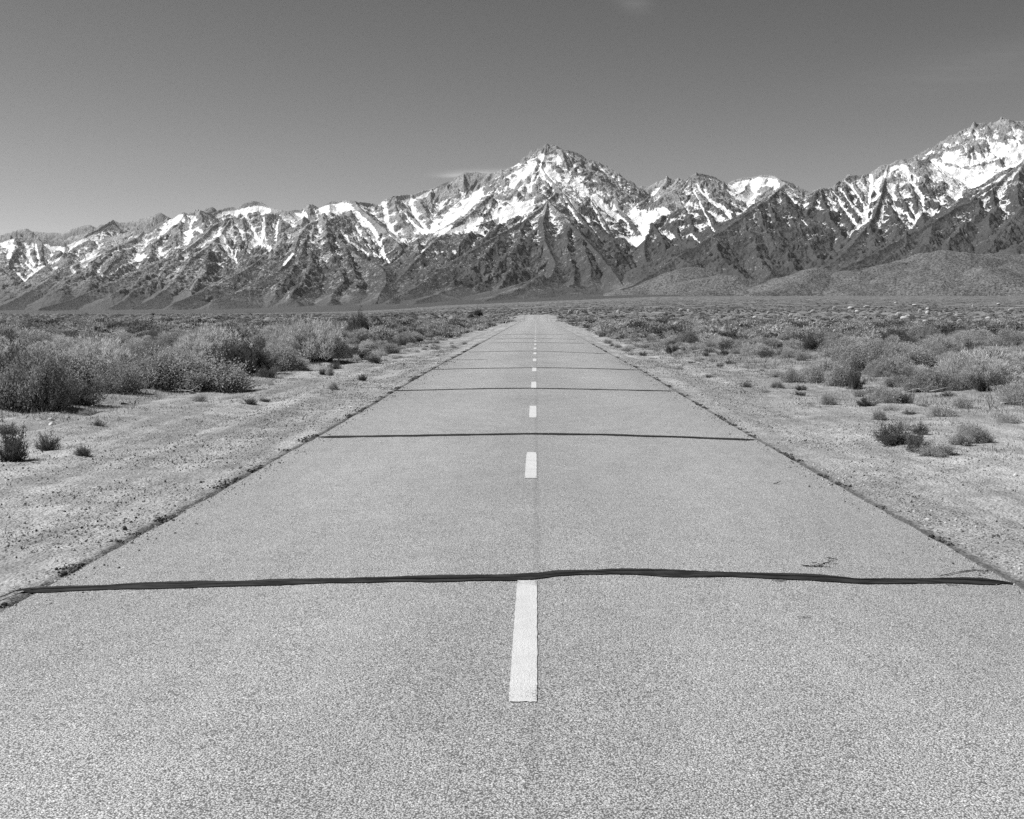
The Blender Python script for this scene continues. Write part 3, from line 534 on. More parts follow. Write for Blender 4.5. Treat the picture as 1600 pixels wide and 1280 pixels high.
def tar(pts, wd, name='tar_strip', seed=0, off=.006, cc=True):
    P = [pix2road(*p) for p in pts]; P.sort()
    xs = np.linspace(P[0][0], P[-1][0], max(12, int((P[-1][0] - P[0][0]) / .035)))
    yc = np.interp(xs, [p[0] for p in P], [p[1] for p in P]) + .02 * fbm(xs / .8, xs * 0 + seed, 3, 251)
    hw = wd / 2 * (1 + .4 * perlin(xs / .5, xs * 0 + seed, 253)) * np.clip(np.minimum(xs - xs[0], xs[-1] - xs) / .12, .15, 1)
    e1 = .010 * perlin(xs / .05, xs * 0 + seed, 255) + .014 * perlin(xs / .2, xs * 0 + seed, 256); e2 = .010 * perlin(xs / .05, xs * 0 + seed, 257) + .014 * perlin(xs / .22, xs * 0 + seed, 258)
    rows = np.stack([yc - hw + e1, yc - hw * .4, yc + hw * .4, yc + hw + e2], 1)
    X3 = np.repeat(xs[:, None], 4, 1); bumpz = np.array([0, .004, .004, 0])
    on = (X3 > -3.05) & (X3 < 3.0)
    Z3 = np.where(on, road_z(X3, rows), ground_z(X3, rows) + .012) + .004 * fbm(X3 / 1.5, rows / 2.5, 2, 231) + off + bumpz
    V = np.stack([X3, rows, Z3], -1).reshape(-1, 3)
    o = obj(name, mesh_np(name, V, grid_faces(len(xs), 4), True), TAR, road)
    if cc:
        w2 = .006 + .006 * np.clip(perlin(xs / .6, xs * 0 + seed, 259), -.6, 1); yy = yc + hw * .7 * perlin(xs / .9, xs * 0 + seed, 261)
        r2 = np.stack([yy - w2, yy + w2], 1); X4 = X3[:, :2]
        Z4 = np.where(np.abs(X4) < 3.0, road_z(X4, r2), road_z(np.sign(X4) * 3.0, r2)) + .004 * fbm(X4 / 1.5, r2 / 2.5, 2, 231) + off + .008
        obj('crack', mesh_np('crack', np.stack([X4, r2, Z4], -1).reshape(-1, 3), grid_faces(len(xs), 2), True), CRACK, o)
    return o
kk = NT('crack_dirt', .9, .1); kk.grey(.012); CRACK = kk.m
tar([(-12, 945), (6, 936), (20, 930), (60, 923), (200, 918), (350, 913), (500, 909), (700, 904.5), (800, 902.5), (845, 901), (868, 897.5), (960, 895), (1060, 897), (1150, 899), (1200, 901), (1300, 905), (1345, 909), (1400, 909), (1480, 907), (1560, 910), (1583, 914)], .165, seed=1)
tar([(497, 683.5), (650, 681.5), (830, 678.3), (900, 679), (1060, 683), (1180, 688)], .20, seed=2)
tar([(613, 611), (700, 609), (830, 607), (950, 609.4), (1053, 611.5)], .20, seed=3)
tar([(672, 578), (838, 575), (998, 578.5)], .21, seed=4)
tar([(730, 550.6), (838, 549), (948, 553.2)], .22, seed=5, cc=False)
tar([(700, 563), (762, 562)], .08, seed=6, cc=False)
tar([(764, 536.4), (838, 535.5), (914, 537)], .22, seed=7, cc=False)
tar([(774, 530), (838, 529.4), (900, 530.4)], .25, seed=8, cc=False)
tar([(787, 523), (838, 522.6), (880, 523)], .3, seed=9, cc=False)
for i_, (px_, py_, w_, t_) in enumerate([(1258, 884.5, 12, .03), (1266, 886, 16, .045), (1278, 885, 14, .06), (1283, 882.5, 12, .03), (1288, 886.5, 18, .05), (1292, 881, 12, .025), (1298, 878, 10, .04), (1301, 874.5, 12, .03), (1296, 873, 7, .02), (1272, 881, 9, .018), (1305, 883, 8, .015)]):
    tar([(px_ - w_ / 2, py_ + (i_ % 3 - 1) * .9), (px_, py_), (px_ + w_ / 2, py_ - (i_ % 2) * 1.2)], t_, 'tar_smear', 20 + i_, cc=False, off=.004 + .0006 * i_)
tar([(1246, 967), (1268, 967.5)], .06, 'tar_smear', 13, cc=False)
tar([(1206, 908.6), (1230, 909.5)], .02, 'tar_smear', 14, cc=False)
tar([(1470, 902), (1500, 895), (1524, 891.5), (1545, 896)], .008, 'hairline_crack', 15, cc=False)
tar([(1478, 915), (1494, 916)], .02, 'tar_smear', 16, cc=False)
# ---------------------------------------------------------------- shrubs
from mathutils import Matrix
def grey_leaf(name, lo, hi, scale=9, trans=.35):
    k = NT(name, .85, .1)
    inf = k.n('ShaderNodeObjectInfo').outputs['Random']
    c = k.mix(k.mr(k.noise(scale, 3, .7), .35, .65), lo, hi)
    c = k.math('MULTIPLY', c, k.mr(inf, 0, 1, .78, 1.22, smooth=False))
    k.grey(c)
    tr = k.n('ShaderNodeBsdfTranslucent'); cc = k.n('ShaderNodeCombineColor'); mx = k.n('ShaderNodeMixShader'); mx.inputs[0].default_value = trans
    for i in range(3): k.l(c, cc.inputs[i])
    k.l(cc.outputs[0], tr.inputs[0]); k.l(k.b.outputs[0], mx.inputs[1]); k.l(tr.outputs[0], mx.inputs[2]); k.l(mx.outputs[0], k.t.nodes['Material Output'].inputs[0])
    return k.m
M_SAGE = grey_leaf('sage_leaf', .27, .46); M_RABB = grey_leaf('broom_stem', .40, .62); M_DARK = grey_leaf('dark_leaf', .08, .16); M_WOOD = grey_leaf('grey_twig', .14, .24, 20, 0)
M_DEAD = grey_leaf('bleached_wood', .24, .42, 15, 0); M_FAR = grey_leaf('scrub_leaf', .10, .24, .35)
def blades(P, N, ln, wd, r):
    """small pointed blades at points P along unit directions N"""
    n = len(P); a = r.normal(size=(n, 3)); s = np.cross(N, a); s /= np.linalg.norm(s, axis=1)[:, None] + 1e-9
    ln = ln * r.uniform(.6, 1.4, n)[:, None]; wd = wd * r.uniform(.7, 1.3, n)[:, None]
    a0 = P - s * wd * .35; a1 = P + s * wd * .35; m0 = P + N * ln * .5 - s * wd * .5; m1 = P + N * ln * .5 + s * wd * .5; t = P + N * ln
    V = np.stack([a0, a1, m1, t, m0], 1).reshape(-1, 3)
    i = np.arange(n)[:, None] * 5
    Fq = np.concatenate([np.concatenate([i, i + 1, i + 2], 1), np.concatenate([i, i + 2, i + 4], 1), np.concatenate([i + 4, i + 2, i + 3], 1)])
    return V, Fq
def tube_np(pts, r0, r1, sides=4):
    pts = np.array(pts, float); n = len(pts); V = []; 
    for i, p in enumerate(pts):
        d = pts[min(i + 1, n - 1)] - pts[max(i - 1, 0)]; d /= np.linalg.norm(d) + 1e-9
        u = np.cross(d, [.3, .9, .2]); u /= np.linalg.norm(u) + 1e-9; v = np.cross(d, u); rr = r0 + (r1 - r0) * i / (n - 1)
        for s in range(sides):
            a = 2 * math.pi * s / sides; V.append(p + (u * math.cos(a) + v * math.sin(a)) * rr)
    Fq = [[i * sides + s, i * sides + (s + 1) % sides, (i + 1) * sides + (s + 1) % sides, (i + 1) * sides + s] for i in range(n - 1) for s in range(sides)]
    return np.array(V), np.array(Fq)
def join(parts):
    Vs, Fs, o = [], [], 0
    for V, Fq in parts: Vs.append(V); Fs.append(Fq + o); o += len(V)
    return np.concatenate(Vs), np.concatenate(Fs)
def lump(th, ph, seed): return 1 + .32 * perlin(np.cos(th) * 1.7 + seed * 7, np.sin(th) * 1.7 + ph * 1.5, 301) + .22 * perlin(th * 3.5, ph * 4 + seed, 303)
def shrub_mesh(kind, seed, dens=1.0):
    """a shrub 1 m across and about .8 m high standing on z = 0"""
    r = np.random.default_rng(1000 + seed)
    if kind == 'sage':
        nb = int(52 * dens ** .3); parts = []; wood = []
        for b in range(nb):                       # many leafy sprays, each a cloud of small leaves round a twig
            th = r.uniform(0, 2 * math.pi); ph = math.acos(r.uniform(.02, 1)) ; L = float(lump(np.array(th), np.array(ph), seed)) * r.uniform(.78, 1.08)
            tip = np.array([math.cos(th) * math.sin(ph) * .5 * L, math.sin(th) * math.sin(ph) * .5 * L, .12 + math.cos(ph) * .58 * L])
            base = np.array([tip[0] * .12, tip[1] * .12, -.05]); mid = base * .5 + tip * .5 + r.normal(0, .03, 3) - np.array([0, 0, .05])
            wood.append(tube_np([base, mid, tip], .011, .003))
            n = int(r.integers(110, 190) * dens); t = r.uniform(.3, 1.0, n)[:, None] ** .55
            c = base * (1 - t) ** 2 + 2 * mid * t * (1 - t) + tip * t * t
            P = c + r.normal(0, 1, (n, 3)) * (.030 + .05 * t)
            N = r.normal(0, .9, (n, 3)) + (tip - base) / np.linalg.norm(tip - base) * .7 + np.array([0, 0, .25]); N /= np.linalg.norm(N, axis=1)[:, None]
            parts.append(blades(P, N, .038, .017 / dens ** .4, r))
        return join(parts), join(wood)
    if kind == 'rabbit':
        n = int(9500 * dens); th = r.uniform(0, 2 * math.pi, n); ph = np.arccos(r.uniform(.05, 1, n)); L = lump(th, ph, seed) * (1.0 - .5 * r.random(n) ** 2.2)
        cl = perlin(th * 2.2, ph * 3, 311 + seed)
        D = np.stack([np.cos(th) * np.sin(ph), np.sin(th) * np.sin(ph), np.cos(ph) * 1.15], 1)
        P = D * (.5 * L * (1 + .2 * cl))[:, None]; P[:, 2] = P[:, 2] * 1.0 + .06
        N = D * .9 + np.array([0, 0, .45]) + r.normal(0, .4, (n, 3)); N /= np.linalg.norm(N, axis=1)[:, None]
        wood = [tube_np([(0, 0, -.05), (math.cos(a) * .1, math.sin(a) * .1, .15), (math.cos(a) * q, math.sin(a) * q, .42)], .012, .004) for a, q in zip(r.uniform(0, 6.28, 18), r.uniform(.1, .38, 18))]
        return blades(P, N, .075, .010 / dens ** .4, r), join(wood)
    if kind == 'dark':
        nb = int(34); parts = []; wood = []
        for b in range(nb):
            th = r.uniform(0, 2 * math.pi); ph = math.acos(r.uniform(.15, 1)); L = float(lump(np.array(th), np.array(ph), seed)) * r.uniform(.7, 1.15)
            tip = np.array([math.cos(th) * math.sin(ph) * .48 * L, math.sin(th) * math.sin(ph) * .48 * L, .1 + math.cos(ph) * .62 * L])
            base = np.array([tip[0] * .1, tip[1] * .1, -.05]); mid = (base + tip) / 2 + r.normal(0, .02, 3)
            wood.append(tube_np([base, mid, tip], .012, .003))
            n = int(150 * dens); t = r.uniform(.15, 1.0, n)[:, None]
            c = base * (1 - t) ** 2 + 2 * mid * t * (1 - t) + tip * t * t
            P = c + r.normal(0, 1, (n, 3)) * .045
            N = r.normal(0, .7, (n, 3)) + (tip - base) / np.linalg.norm(tip - base) + np.array([0, 0, .3]); N /= np.linalg.norm(N, axis=1)[:, None]
            parts.append(blades(P, N, .05, .014 / dens ** .4, r))
        return join(parts), join(wood)
def tri(q): return q
KIND = dict(sage=('sagebrush', M_SAGE, 'foliage'), rabbit=('rabbitbrush', M_RABB, 'foliage'), dark=('bitterbrush', M_DARK, 'foliage'))
PROTO = {}
for kd in KIND:
    for v in range(4):
        (FV, FF), (WV, WF) = shrub_mesh(kd, v + {'sage': 0, 'rabbit': 10, 'dark': 20}[kd])
        fm = mesh_np(KIND[kd][0] + '_foliage', FV, FF, False); fm.materials.append(KIND[kd][1])
        wm = mesh_np(KIND[kd][0] + '_branches', WV, WF, True); wm.materials.append(M_WOOD)
        (GV, GF), _ = shrub_mesh(kd, v + {'sage': 0, 'rabbit': 10, 'dark': 20}[kd], .35)
        fm2 = mesh_np(KIND[kd][0] + '_foliage_sparse', GV, GF, False); fm2.materials.append(KIND[kd][1])
        PROTO[kd, v] = (fm, wm, fm2, np.percentile(np.abs(FV[:, 0]), 97) * 2, np.percentile(FV[:, 2], 98))
# wide shrubs grow as several crowns pressed together
for kd in KIND:
    for v in range(3):
        r = np.random.default_rng(700 + v); fp, wp = [], []
        for c_ in range(8):
            src = PROTO[kd, r.integers(4)]; me_ = src[2] if kd == 'sage' and c_ % 2 else src[0]
            def arr(me_):
                n = len(me_.vertices); a = np.empty(n * 3, np.float32); me_.vertices.foreach_get('co', a)
                k_ = len(me_.polygons[0].vertices); b_ = np.empty(len(me_.loops), np.int32); me_.loops.foreach_get('vertex_index', b_)
                return a.reshape(-1, 3), b_.reshape(-1, k_)
            FV, FF = arr(me_); WV, WF = arr(src[1]); sc = r.uniform(.42, .68); th = c_ * .9 + r.uniform(-.3, .3); rad = 0 if c_ == 0 else r.uniform(.2, .42)
            if c_ == 0: sc = .85
            ca, sa = math.cos(th), math.sin(th); Rm = np.array([[ca, sa, 0], [-sa, ca, 0], [0, 0, 1]]) * sc
            off = np.array([math.cos(th) * rad, math.sin(th) * rad, 0])
            fp.append((FV @ Rm + off, FF)); wp.append((WV @ Rm + off, WF))
        FV, FF = join(fp); WV, WF = join(wp)
        fm = mesh_np(KIND[kd][0] + '_wide_foliage', FV, FF, False); fm.materials.append(KIND[kd][1])
        wm_ = mesh_np(KIND[kd][0] + '_wide_branches', WV, WF, True); wm_.materials.append(M_WOOD)
        PROTO[kd, 10 + v] = (fm, wm_, fm, np.percentile(np.abs(FV[:, 0]), 97) * 2, np.percentile(FV[:, 2], 98))
def pix2ground(px, py):
    d = F * HC / max(py - HY, 1.5)
    for _ in range(40):
        x = (px - CX) / F * d; z = float(ground_z(x, d)); d = .6 * d + .4 * F * (HC - z) / (py - HY)
    return (px - CX) / F * d, d
prs = random.Random(5)
def shrub(kd, x, y, wx, hz, label, cat='bush', group=None, name=None, far=False, wy=None):
    z = float(ground_z(x, y)) - .02; nm = name or KIND[kd][0]
    root = bpy.data.objects.new(nm, None); C.objects.link(root); root.location = (x, y, z); root.rotation_euler = (0, 0, prs.uniform(0, 6.28)); root.empty_display_size = .2
    root['label'] = label; root['category'] = cat
    if group: root['group'] = group
    v = prs.randrange(4) if wx < 1.0 else 10 + prs.randrange(3); fm, wm, fm2, ew, eh = PROTO[kd, v]; root.scale = (wx / ew, (wy or wx) / ew, hz / eh)
    obj('foliage', fm2 if far else fm, None, root); obj('branches', wm, None, root)
    return root
# shrubs one can point at in the photograph: photo x and y of the foot, width and height there in photo pixels
HERO = [
 ('dark', 12, 722, 46, 46, 'dark upright shrub on bare sand at the left edge, nearest bush left of the road'),
 ('dark', 70, 705, 30, 24, 'small dark bush on the sand just right of the nearest left bush'),
 ('dark', 126, 713, 27, 14, 'lone low dark tuft on open sand, closest to the road of the near left tufts'),
 ('sage', 38, 645, 110, 70, 'tall grey sagebrush at the left edge with black shadow at its right foot'),
 ('sage', 178, 615, 66, 46, 'round grey sagebrush with deep shaded right side behind the pale stones'),
 ('sage', 108, 606, 86, 44, 'shaggy sagebrush behind the black shadow left of the road'),
 ('dark', 112, 634, 75, 34, 'dark brush added in place of the deep shadow between two grey sagebrushes at left'),  # added bush: its dark leaves stand in for shade between the sagebrushes
 ('rabbit', 132, 590, 120, 42, 'wide pale broom-like bush above the dark shadow at left'),
 ('sage', 232, 606, 112, 44, 'big grey sagebrush beside the sand edge left of the road'),
 ('sage', 305, 612, 115, 40, 'pale spreading sagebrush throwing a long thin shadow on the sand'),
 ('dark', 366, 584, 92, 38, 'wide dark mounded bush at the sand edge, blackest on the left side'),
 ('rabbit', 318, 574, 115, 42, 'pale rabbitbrush just behind the wide dark mounded bush'),
 ('sage', 432, 581, 80, 30, 'low grey bush at the sand edge right of the wide dark mound'),
 ('rabbit', 470, 566, 122, 46, 'large pale domed bush left of the road, its crown catching the sun'),
 ('dark', 389, 632, 24, 9, 'low dark tuft alone on the bare left shoulder'),
 ('dark', 412, 628, 16, 6, 'tiny dark tuft right behind the low tuft on the left shoulder'),
 ('dark', 550, 562, 38, 19, 'compact dark bush on sand left of the road'),
 ('dark', 584, 567, 26, 10, 'flat dark bush just right of the compact one left of the road'),
 ('dark', 559, 526, 32, 24, 'upright dark shrub standing among pale scrub left of the road'),
 ('dark', 503, 586, 12, 9, 'smaller one of the pair of little tufts on the left sand'),
 ('sage', 515, 587, 13, 12, 'greyer one of the pair of little tufts on the left sand'),
 ('dark', 565, 595, 13, 9, 'single small dark tuft nearest the left road edge'),
 ('sage', 519, 609, 18, 11, 'small sparse grey plant on the left shoulder'),
 ('sage', 608, 553, 34, 15, 'low row-end grey bush beside the left shoulder'),
 ('dark', 627, 543, 14, 12, 'small dark bush above the row-end grey bush on the left'),
 ('dark', 747, 498, 12, 9, 'dark bush silhouetted near the road crest at left'),
 ('dark', 736, 499, 8, 7, 'little dark bush touching the one near the road crest at left'),
 ('dark', 1404, 696, 56, 30, 'dark low bush, largest of the clump on the open right shoulder'),
 ('dark', 1436, 706, 34, 26, 'dark bush in front of the clump on the open right shoulder'),
 ('dark', 1440, 679, 24, 17, 'small dark bush behind the clump on the open right shoulder'),
 ('sage', 1474, 713, 58, 17, 'grey straggling plant right of the dark clump on the right shoulder'),
 ('sage', 1505, 697, 34, 19, 'mid grey weed behind the straggling plant on the right shoulder'),
 ('sage', 1537, 693, 40, 22, 'pale weedy plant, rightmost on the open sand of the right shoulder'),
 ('sage', 1376, 657, 20, 15, 'small leafy plant standing alone on the right shoulder'),
 ('sage', 1296, 633, 24, 15, 'leafy low plant nearest the right road edge in front of the scrub'),
 ('dark', 1356, 635, 28, 13, 'dark low plant casting a flat shadow in front of the right scrub'),
 ('rabbit', 1392, 630, 50, 22, 'pale dome bush in front of the right scrub'),
 ('dark', 1416, 631, 24, 16, 'darker bush touching the pale dome in front of the right scrub'),
 ('dark', 1338, 609, 26, 32, 'black rounded bush against paler scrub right of the road'),
 ('sage', 1317, 604, 44, 30, 'upright spiky grey bush left of the black rounded one'),
 ('sage', 1238, 598, 30, 22, 'grey bush at the right sand edge, left one of a pair'),
 ('sage', 1270, 599, 42, 26, 'grey bush at the right sand edge, right one of a pair'),
 ('dark', 1253, 610, 16, 8, 'upper of two small tufts on sand in front of the right scrub'),
 ('dark', 1251, 619, 16, 8, 'lower of two small tufts on sand in front of the right scrub'),
 ('sage', 1216, 607, 22, 10, 'small grey plant on sand just left of two small tufts'),
 ('dark', 1050, 553, 18, 15, 'round dark bush alone near the right road edge'),
 ('dark', 1103, 557, 9, 7, 'tiny dark round tuft right of the round dark bush near the right road edge'),
 ('dark', 1131, 556, 16, 9, 'small dark bush under the grey scrub right of the road'),
 ('dark', 1277, 550, 38, 25, 'large dark bush amid pale scrub right of the road'),
 ('dark', 1141, 535, 28, 18, 'dark round bush in the scrub right of the road with pale boulders behind'),
 ('rabbit', 1552, 606, 130, 42, 'huge pale mound of brush at the right edge'),
 ('dark', 1547, 612, 46, 28, 'dark hollow bush set in the huge pale mound at right'),
 ('rabbit', 1612, 632, 80, 34, 'pale bush cut by the right edge below the huge mound'),
 ('sage', 1470, 612, 90, 25, 'tangled grey bush with bleached dead twigs at its foot, right scrub'),
 ('sage', 1345, 578, 60, 28, 'dark-hearted grey bush in the right scrub behind the black rounded bush'),
 ('rabbit', 1395, 590, 70, 24, 'pale broom bush right of the black rounded bush'),
]
placed = []
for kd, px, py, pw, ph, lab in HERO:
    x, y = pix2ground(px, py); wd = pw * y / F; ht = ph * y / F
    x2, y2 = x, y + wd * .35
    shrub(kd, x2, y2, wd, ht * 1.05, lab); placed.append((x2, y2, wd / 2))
# the rest of the scrub, thick on both sides of the shoulders
rr = np.random.default_rng(77)
cand = []
def free(x, y, rad, k=.62):
    for a, b, c in placed:
        if (a - x) ** 2 + (b - y) ** 2 < ((c + rad) * k) ** 2: return False
    return True
tries = 0
while tries < 60000 and len(cand) < 840:
    tries += 1
    y = 11 + 72 * rr.random() ** .72; half = .50 * y + 2; x = rr.uniform(-half, half)
    el, er = float(scrub_edge_left(y)), float(scrub_edge_right(y))
    inside = max(el - x, x - er)
    if inside < -.6: continue
    dense = float(perlin(x / 5, y / 5, 331))
    if inside < .6 and rr.random() > .25: continue
    if x > 0 and y < 24 and rr.random() < .8: continue
    size = float(np.clip(rr.lognormal(-.2, .38), .35, 1.6)) * (.45 if inside < .8 else .75 if inside < 2 else .95) * (.8 if x > 0 else .9)
    if dense < -.2 and rr.random() < .6: continue
    if not free(x, y, size / 2): continue
    t = rr.random() + .25 * float(perlin(x / 9, y / 9, 333))
    kd = 'sage' if t < .42 else 'rabbit' if t < .76 else 'dark'
    if x > 0 and kd == 'dark' and rr.random() < .3: kd = 'sage'
    cand.append((kd, x, y, size)); placed.append((x, y, size / 2))
cnt = {k_: sum(1 for h in HERO if h[0] == k_) for k_ in KIND}; spill = []
ADJ = dict(sage='grey leafy', rabbit='pale broom-like', dark='dark')
for kd, x, y, size in sorted(cand, key=lambda c: c[2]):
    side = 'left' if x < 0 else 'right'; cnt[kd] += 1
    if cnt[kd] > 298: spill.append((x, y, size, kd)); continue
    band = ('front scrub', 'nearer part') if y < 30 else ('middle scrub', 'middle part') if y < 50 else ('farther scrub', 'back part')
    g = f'{ADJ[kd]} bushes in the {band[0]} {side} of the road'
    hz = size * {'sage': .52, 'rabbit': .46, 'dark': .46}[kd] * rr.uniform(.75, 1.2)
    if size > 1.0: hz *= .8 if x > 0 else .85
    shrub(kd, x, y, size, hz, f'{ADJ[kd]} bush crowded in the {band[1]} of the scrub {side} of the road', group=g, far=y > 40, wy=size * rr.uniform(.85, 1.15))
wr = np.random.default_rng(88); nw = 0
while nw < 95:
    y = 16 + 50 * wr.random() ** .9; sd = 1 if wr.random() < .62 else -1
    gap = wr.uniform(0, 1) ** 1.6 * 2.6 + .1; x = float(scrub_edge_right(y)) - gap if sd > 0 else float(scrub_edge_left(y)) + gap
    if abs(x) < 3.7 or not free(x, y, .25, 1.0) or perlin(x / 2.5, y / 4, 391) < -.1: continue
    sz_ = float(np.clip(wr.lognormal(-1.35, .4), .13, .6)); side = 'left' if sd < 0 else 'right'; nw += 1
    shrub(('sage', 'dark', 'sage', 'rabbit')[nw % 4], x, y, sz_, sz_ * wr.uniform(.35, .6), f'tiny low weed on the open sand between scrub and road on the {side} side', 'weed', f'tiny weeds on the open sand {side} of the road', 'low_weed', far=True)
    placed.append((x, y, sz_ / 2))

# scrub too far or too small to count: one mass
def ico(sub):
    b = bmesh.new(); bmesh.ops.create_icosphere(b, subdivisions=sub, radius=1.0)
    for v in list(b.verts):
        if v.co.z < -.35: v.co.z = -.35
    V = np.array([v.co[:] for v in b.verts]); Fq = np.array([[v.index for v in f.verts] for f in b.faces]); b.free(); return V, Fq
def mass(cx, cy, sz, hz, sub, nt_, r, tone, core=.46):
    n = len(cx); B, Fq = ico(sub); nv = len(B); gz = ground_z(cx, cy); seed = r.uniform(0, 900, n)
    a = np.arctan2(B[:, 1], B[:, 0])[None]; ph = B[:, 2][None]
    L = 1 + .38 * perlin(np.cos(a) * 1.6 + seed[:, None], np.sin(a) * 1.6 + ph * 1.4, 341) + .3 * perlin(np.cos(a) * 4 + seed[:, None], np.sin(a) * 4 + ph * 3.4, 343)
    W_ = B[None] * L[..., None] * core * np.stack([sz, sz * r.uniform(.8, 1.2, n), 2 * hz], 1)[:, None, :]
    W_ = W_ + np.stack([cx, cy, gz + .1 * hz], 1)[:, None, :]
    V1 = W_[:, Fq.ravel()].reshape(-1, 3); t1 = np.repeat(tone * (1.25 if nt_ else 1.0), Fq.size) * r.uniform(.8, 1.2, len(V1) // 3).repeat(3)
    if nt_:
        idx = np.repeat(np.arange(n), nt_); m = len(idx); th = r.uniform(0, 2 * np.pi, m); p2 = np.arccos(r.uniform(0, 1, m))
        D = np.stack([np.cos(th) * np.sin(p2), np.sin(th) * np.sin(p2), np.cos(p2)], 1)
        L2 = r.uniform(.8, 1.12, m) * (1 + .38 * perlin(np.cos(th) * 1.6 + seed[idx], np.sin(th) * 1.6 + D[:, 2] * 1.4, 341) + .3 * perlin(np.cos(th) * 4 + seed[idx], np.sin(th) * 4 + D[:, 2] * 3.4, 343))
        s_ = sz[idx]; P = D * (L2 * .48)[:, None] * np.stack([s_, s_, 2 * hz[idx]], 1) + np.stack([cx[idx], cy[idx], gz[idx] + .1 * hz[idx]], 1)
        N = D + r.normal(0, .6, (m, 3)); N /= np.linalg.norm(N, axis=1)[:, None]
        q = r.normal(size=(m, 3)); t = np.cross(N, q); t /= np.linalg.norm(t, axis=1)[:, None] + 1e-9
        ln = (.075 * s_ * r.uniform(.6, 1.4, m))[:, None]; wd = (.03 * s_ * r.uniform(.6, 1.4, m))[:, None]
        V2 = np.stack([P - t * wd, P + t * wd, P + N * ln], 1).reshape(-1, 3)
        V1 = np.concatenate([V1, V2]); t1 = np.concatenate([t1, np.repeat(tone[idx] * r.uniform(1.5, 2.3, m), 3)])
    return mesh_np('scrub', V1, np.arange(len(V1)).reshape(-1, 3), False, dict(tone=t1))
k = NT('distant_scrub_leaf', .9, .05); k.grey(k.math('MULTIPLY', k.attr('tone'), k.mr(k.noise(4, 2), .3, .7, .85, 1.15)))
_t = k.n('ShaderNodeBsdfTranslucent'); _m = k.n('ShaderNodeMixShader'); _m.inputs[0].default_value = .3; k.l(k.b.inputs['Base Color'].links[0].from_socket, _t.inputs[0])
k.l(k.b.outputs[0], _m.inputs[1]); k.l(_t.outputs[0], _m.inputs[2]); k.l(_m.outputs[0], k.t.nodes['Material Output'].inputs[0]); M_MASS = k.m
def tones(x, y, r):
    t = r.random(len(x)) + .3 * perlin(x / 14, y / 14, 351)
    return np.where(t < .26, r.uniform(.035, .08, len(x)), np.where(t < .62, r.uniform(.10, .17, len(x)), r.uniform(.17, .27, len(x))))
def field(n, y0, y1, power, seed):
    r = np.random.default_rng(seed)
    y = y0 + (y1 - y0) * r.random(n) ** power; half = .55 * y + 3; x = r.uniform(-1, 1, n) * half
    ok = (x < scrub_edge_left(y) + .2) | (x > scrub_edge_right(y) - .2)
    ok |= y > 385
    ok &= perlin(x / 7, y / 7, 353) > -.55
    return x[ok], y[ok], r
parts = []
def layer(n, y0, y1, pw, seed, mu, lo, hi, h0, h1, sub, nt_, core=.46):
    x, y, r = field(n, y0, y1, pw, seed); sz = np.clip(r.lognormal(mu, .42, len(x)), lo, hi)
    parts.append(mass(x, y, sz, sz * r.uniform(h0, h1, len(x)), sub, nt_, r, tones(x, y, r), core))
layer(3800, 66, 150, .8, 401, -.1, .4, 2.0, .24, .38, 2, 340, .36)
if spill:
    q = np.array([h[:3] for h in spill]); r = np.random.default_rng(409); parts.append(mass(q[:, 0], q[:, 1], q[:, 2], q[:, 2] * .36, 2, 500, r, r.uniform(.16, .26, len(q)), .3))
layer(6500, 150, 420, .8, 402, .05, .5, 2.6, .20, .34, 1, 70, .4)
layer(15000, 420, 1500, .75, 403, .35, .8, 3.5, .16, .28, 1, 0)
layer(15000, 1500, 4500, .8, 404, 1.1, 1.5, 7, .12, .22, 1, 0)
def merge(name, mes, m):
    Vs, Ts = [], []
    for q in mes:
        n = len(q.vertices); a = np.empty(n * 3, np.float32); q.vertices.foreach_get('co', a); Vs.append(a.reshape(-1, 3))
        b = np.empty(n, np.float32); q.attributes['tone'].data.foreach_get('value', b); Ts.append(b); bpy.data.meshes.remove(q)
    V = np.concatenate(Vs); return mesh_np(name, V, np.arange(len(V)).reshape(-1, 3), False, dict(tone=np.concatenate(Ts)))
obj('distant_scrub', merge('distant_scrub', parts, None), M_MASS, kind='stuff', label='uncountable small desert scrub covering the plain to the mountain foot', category='scrub')

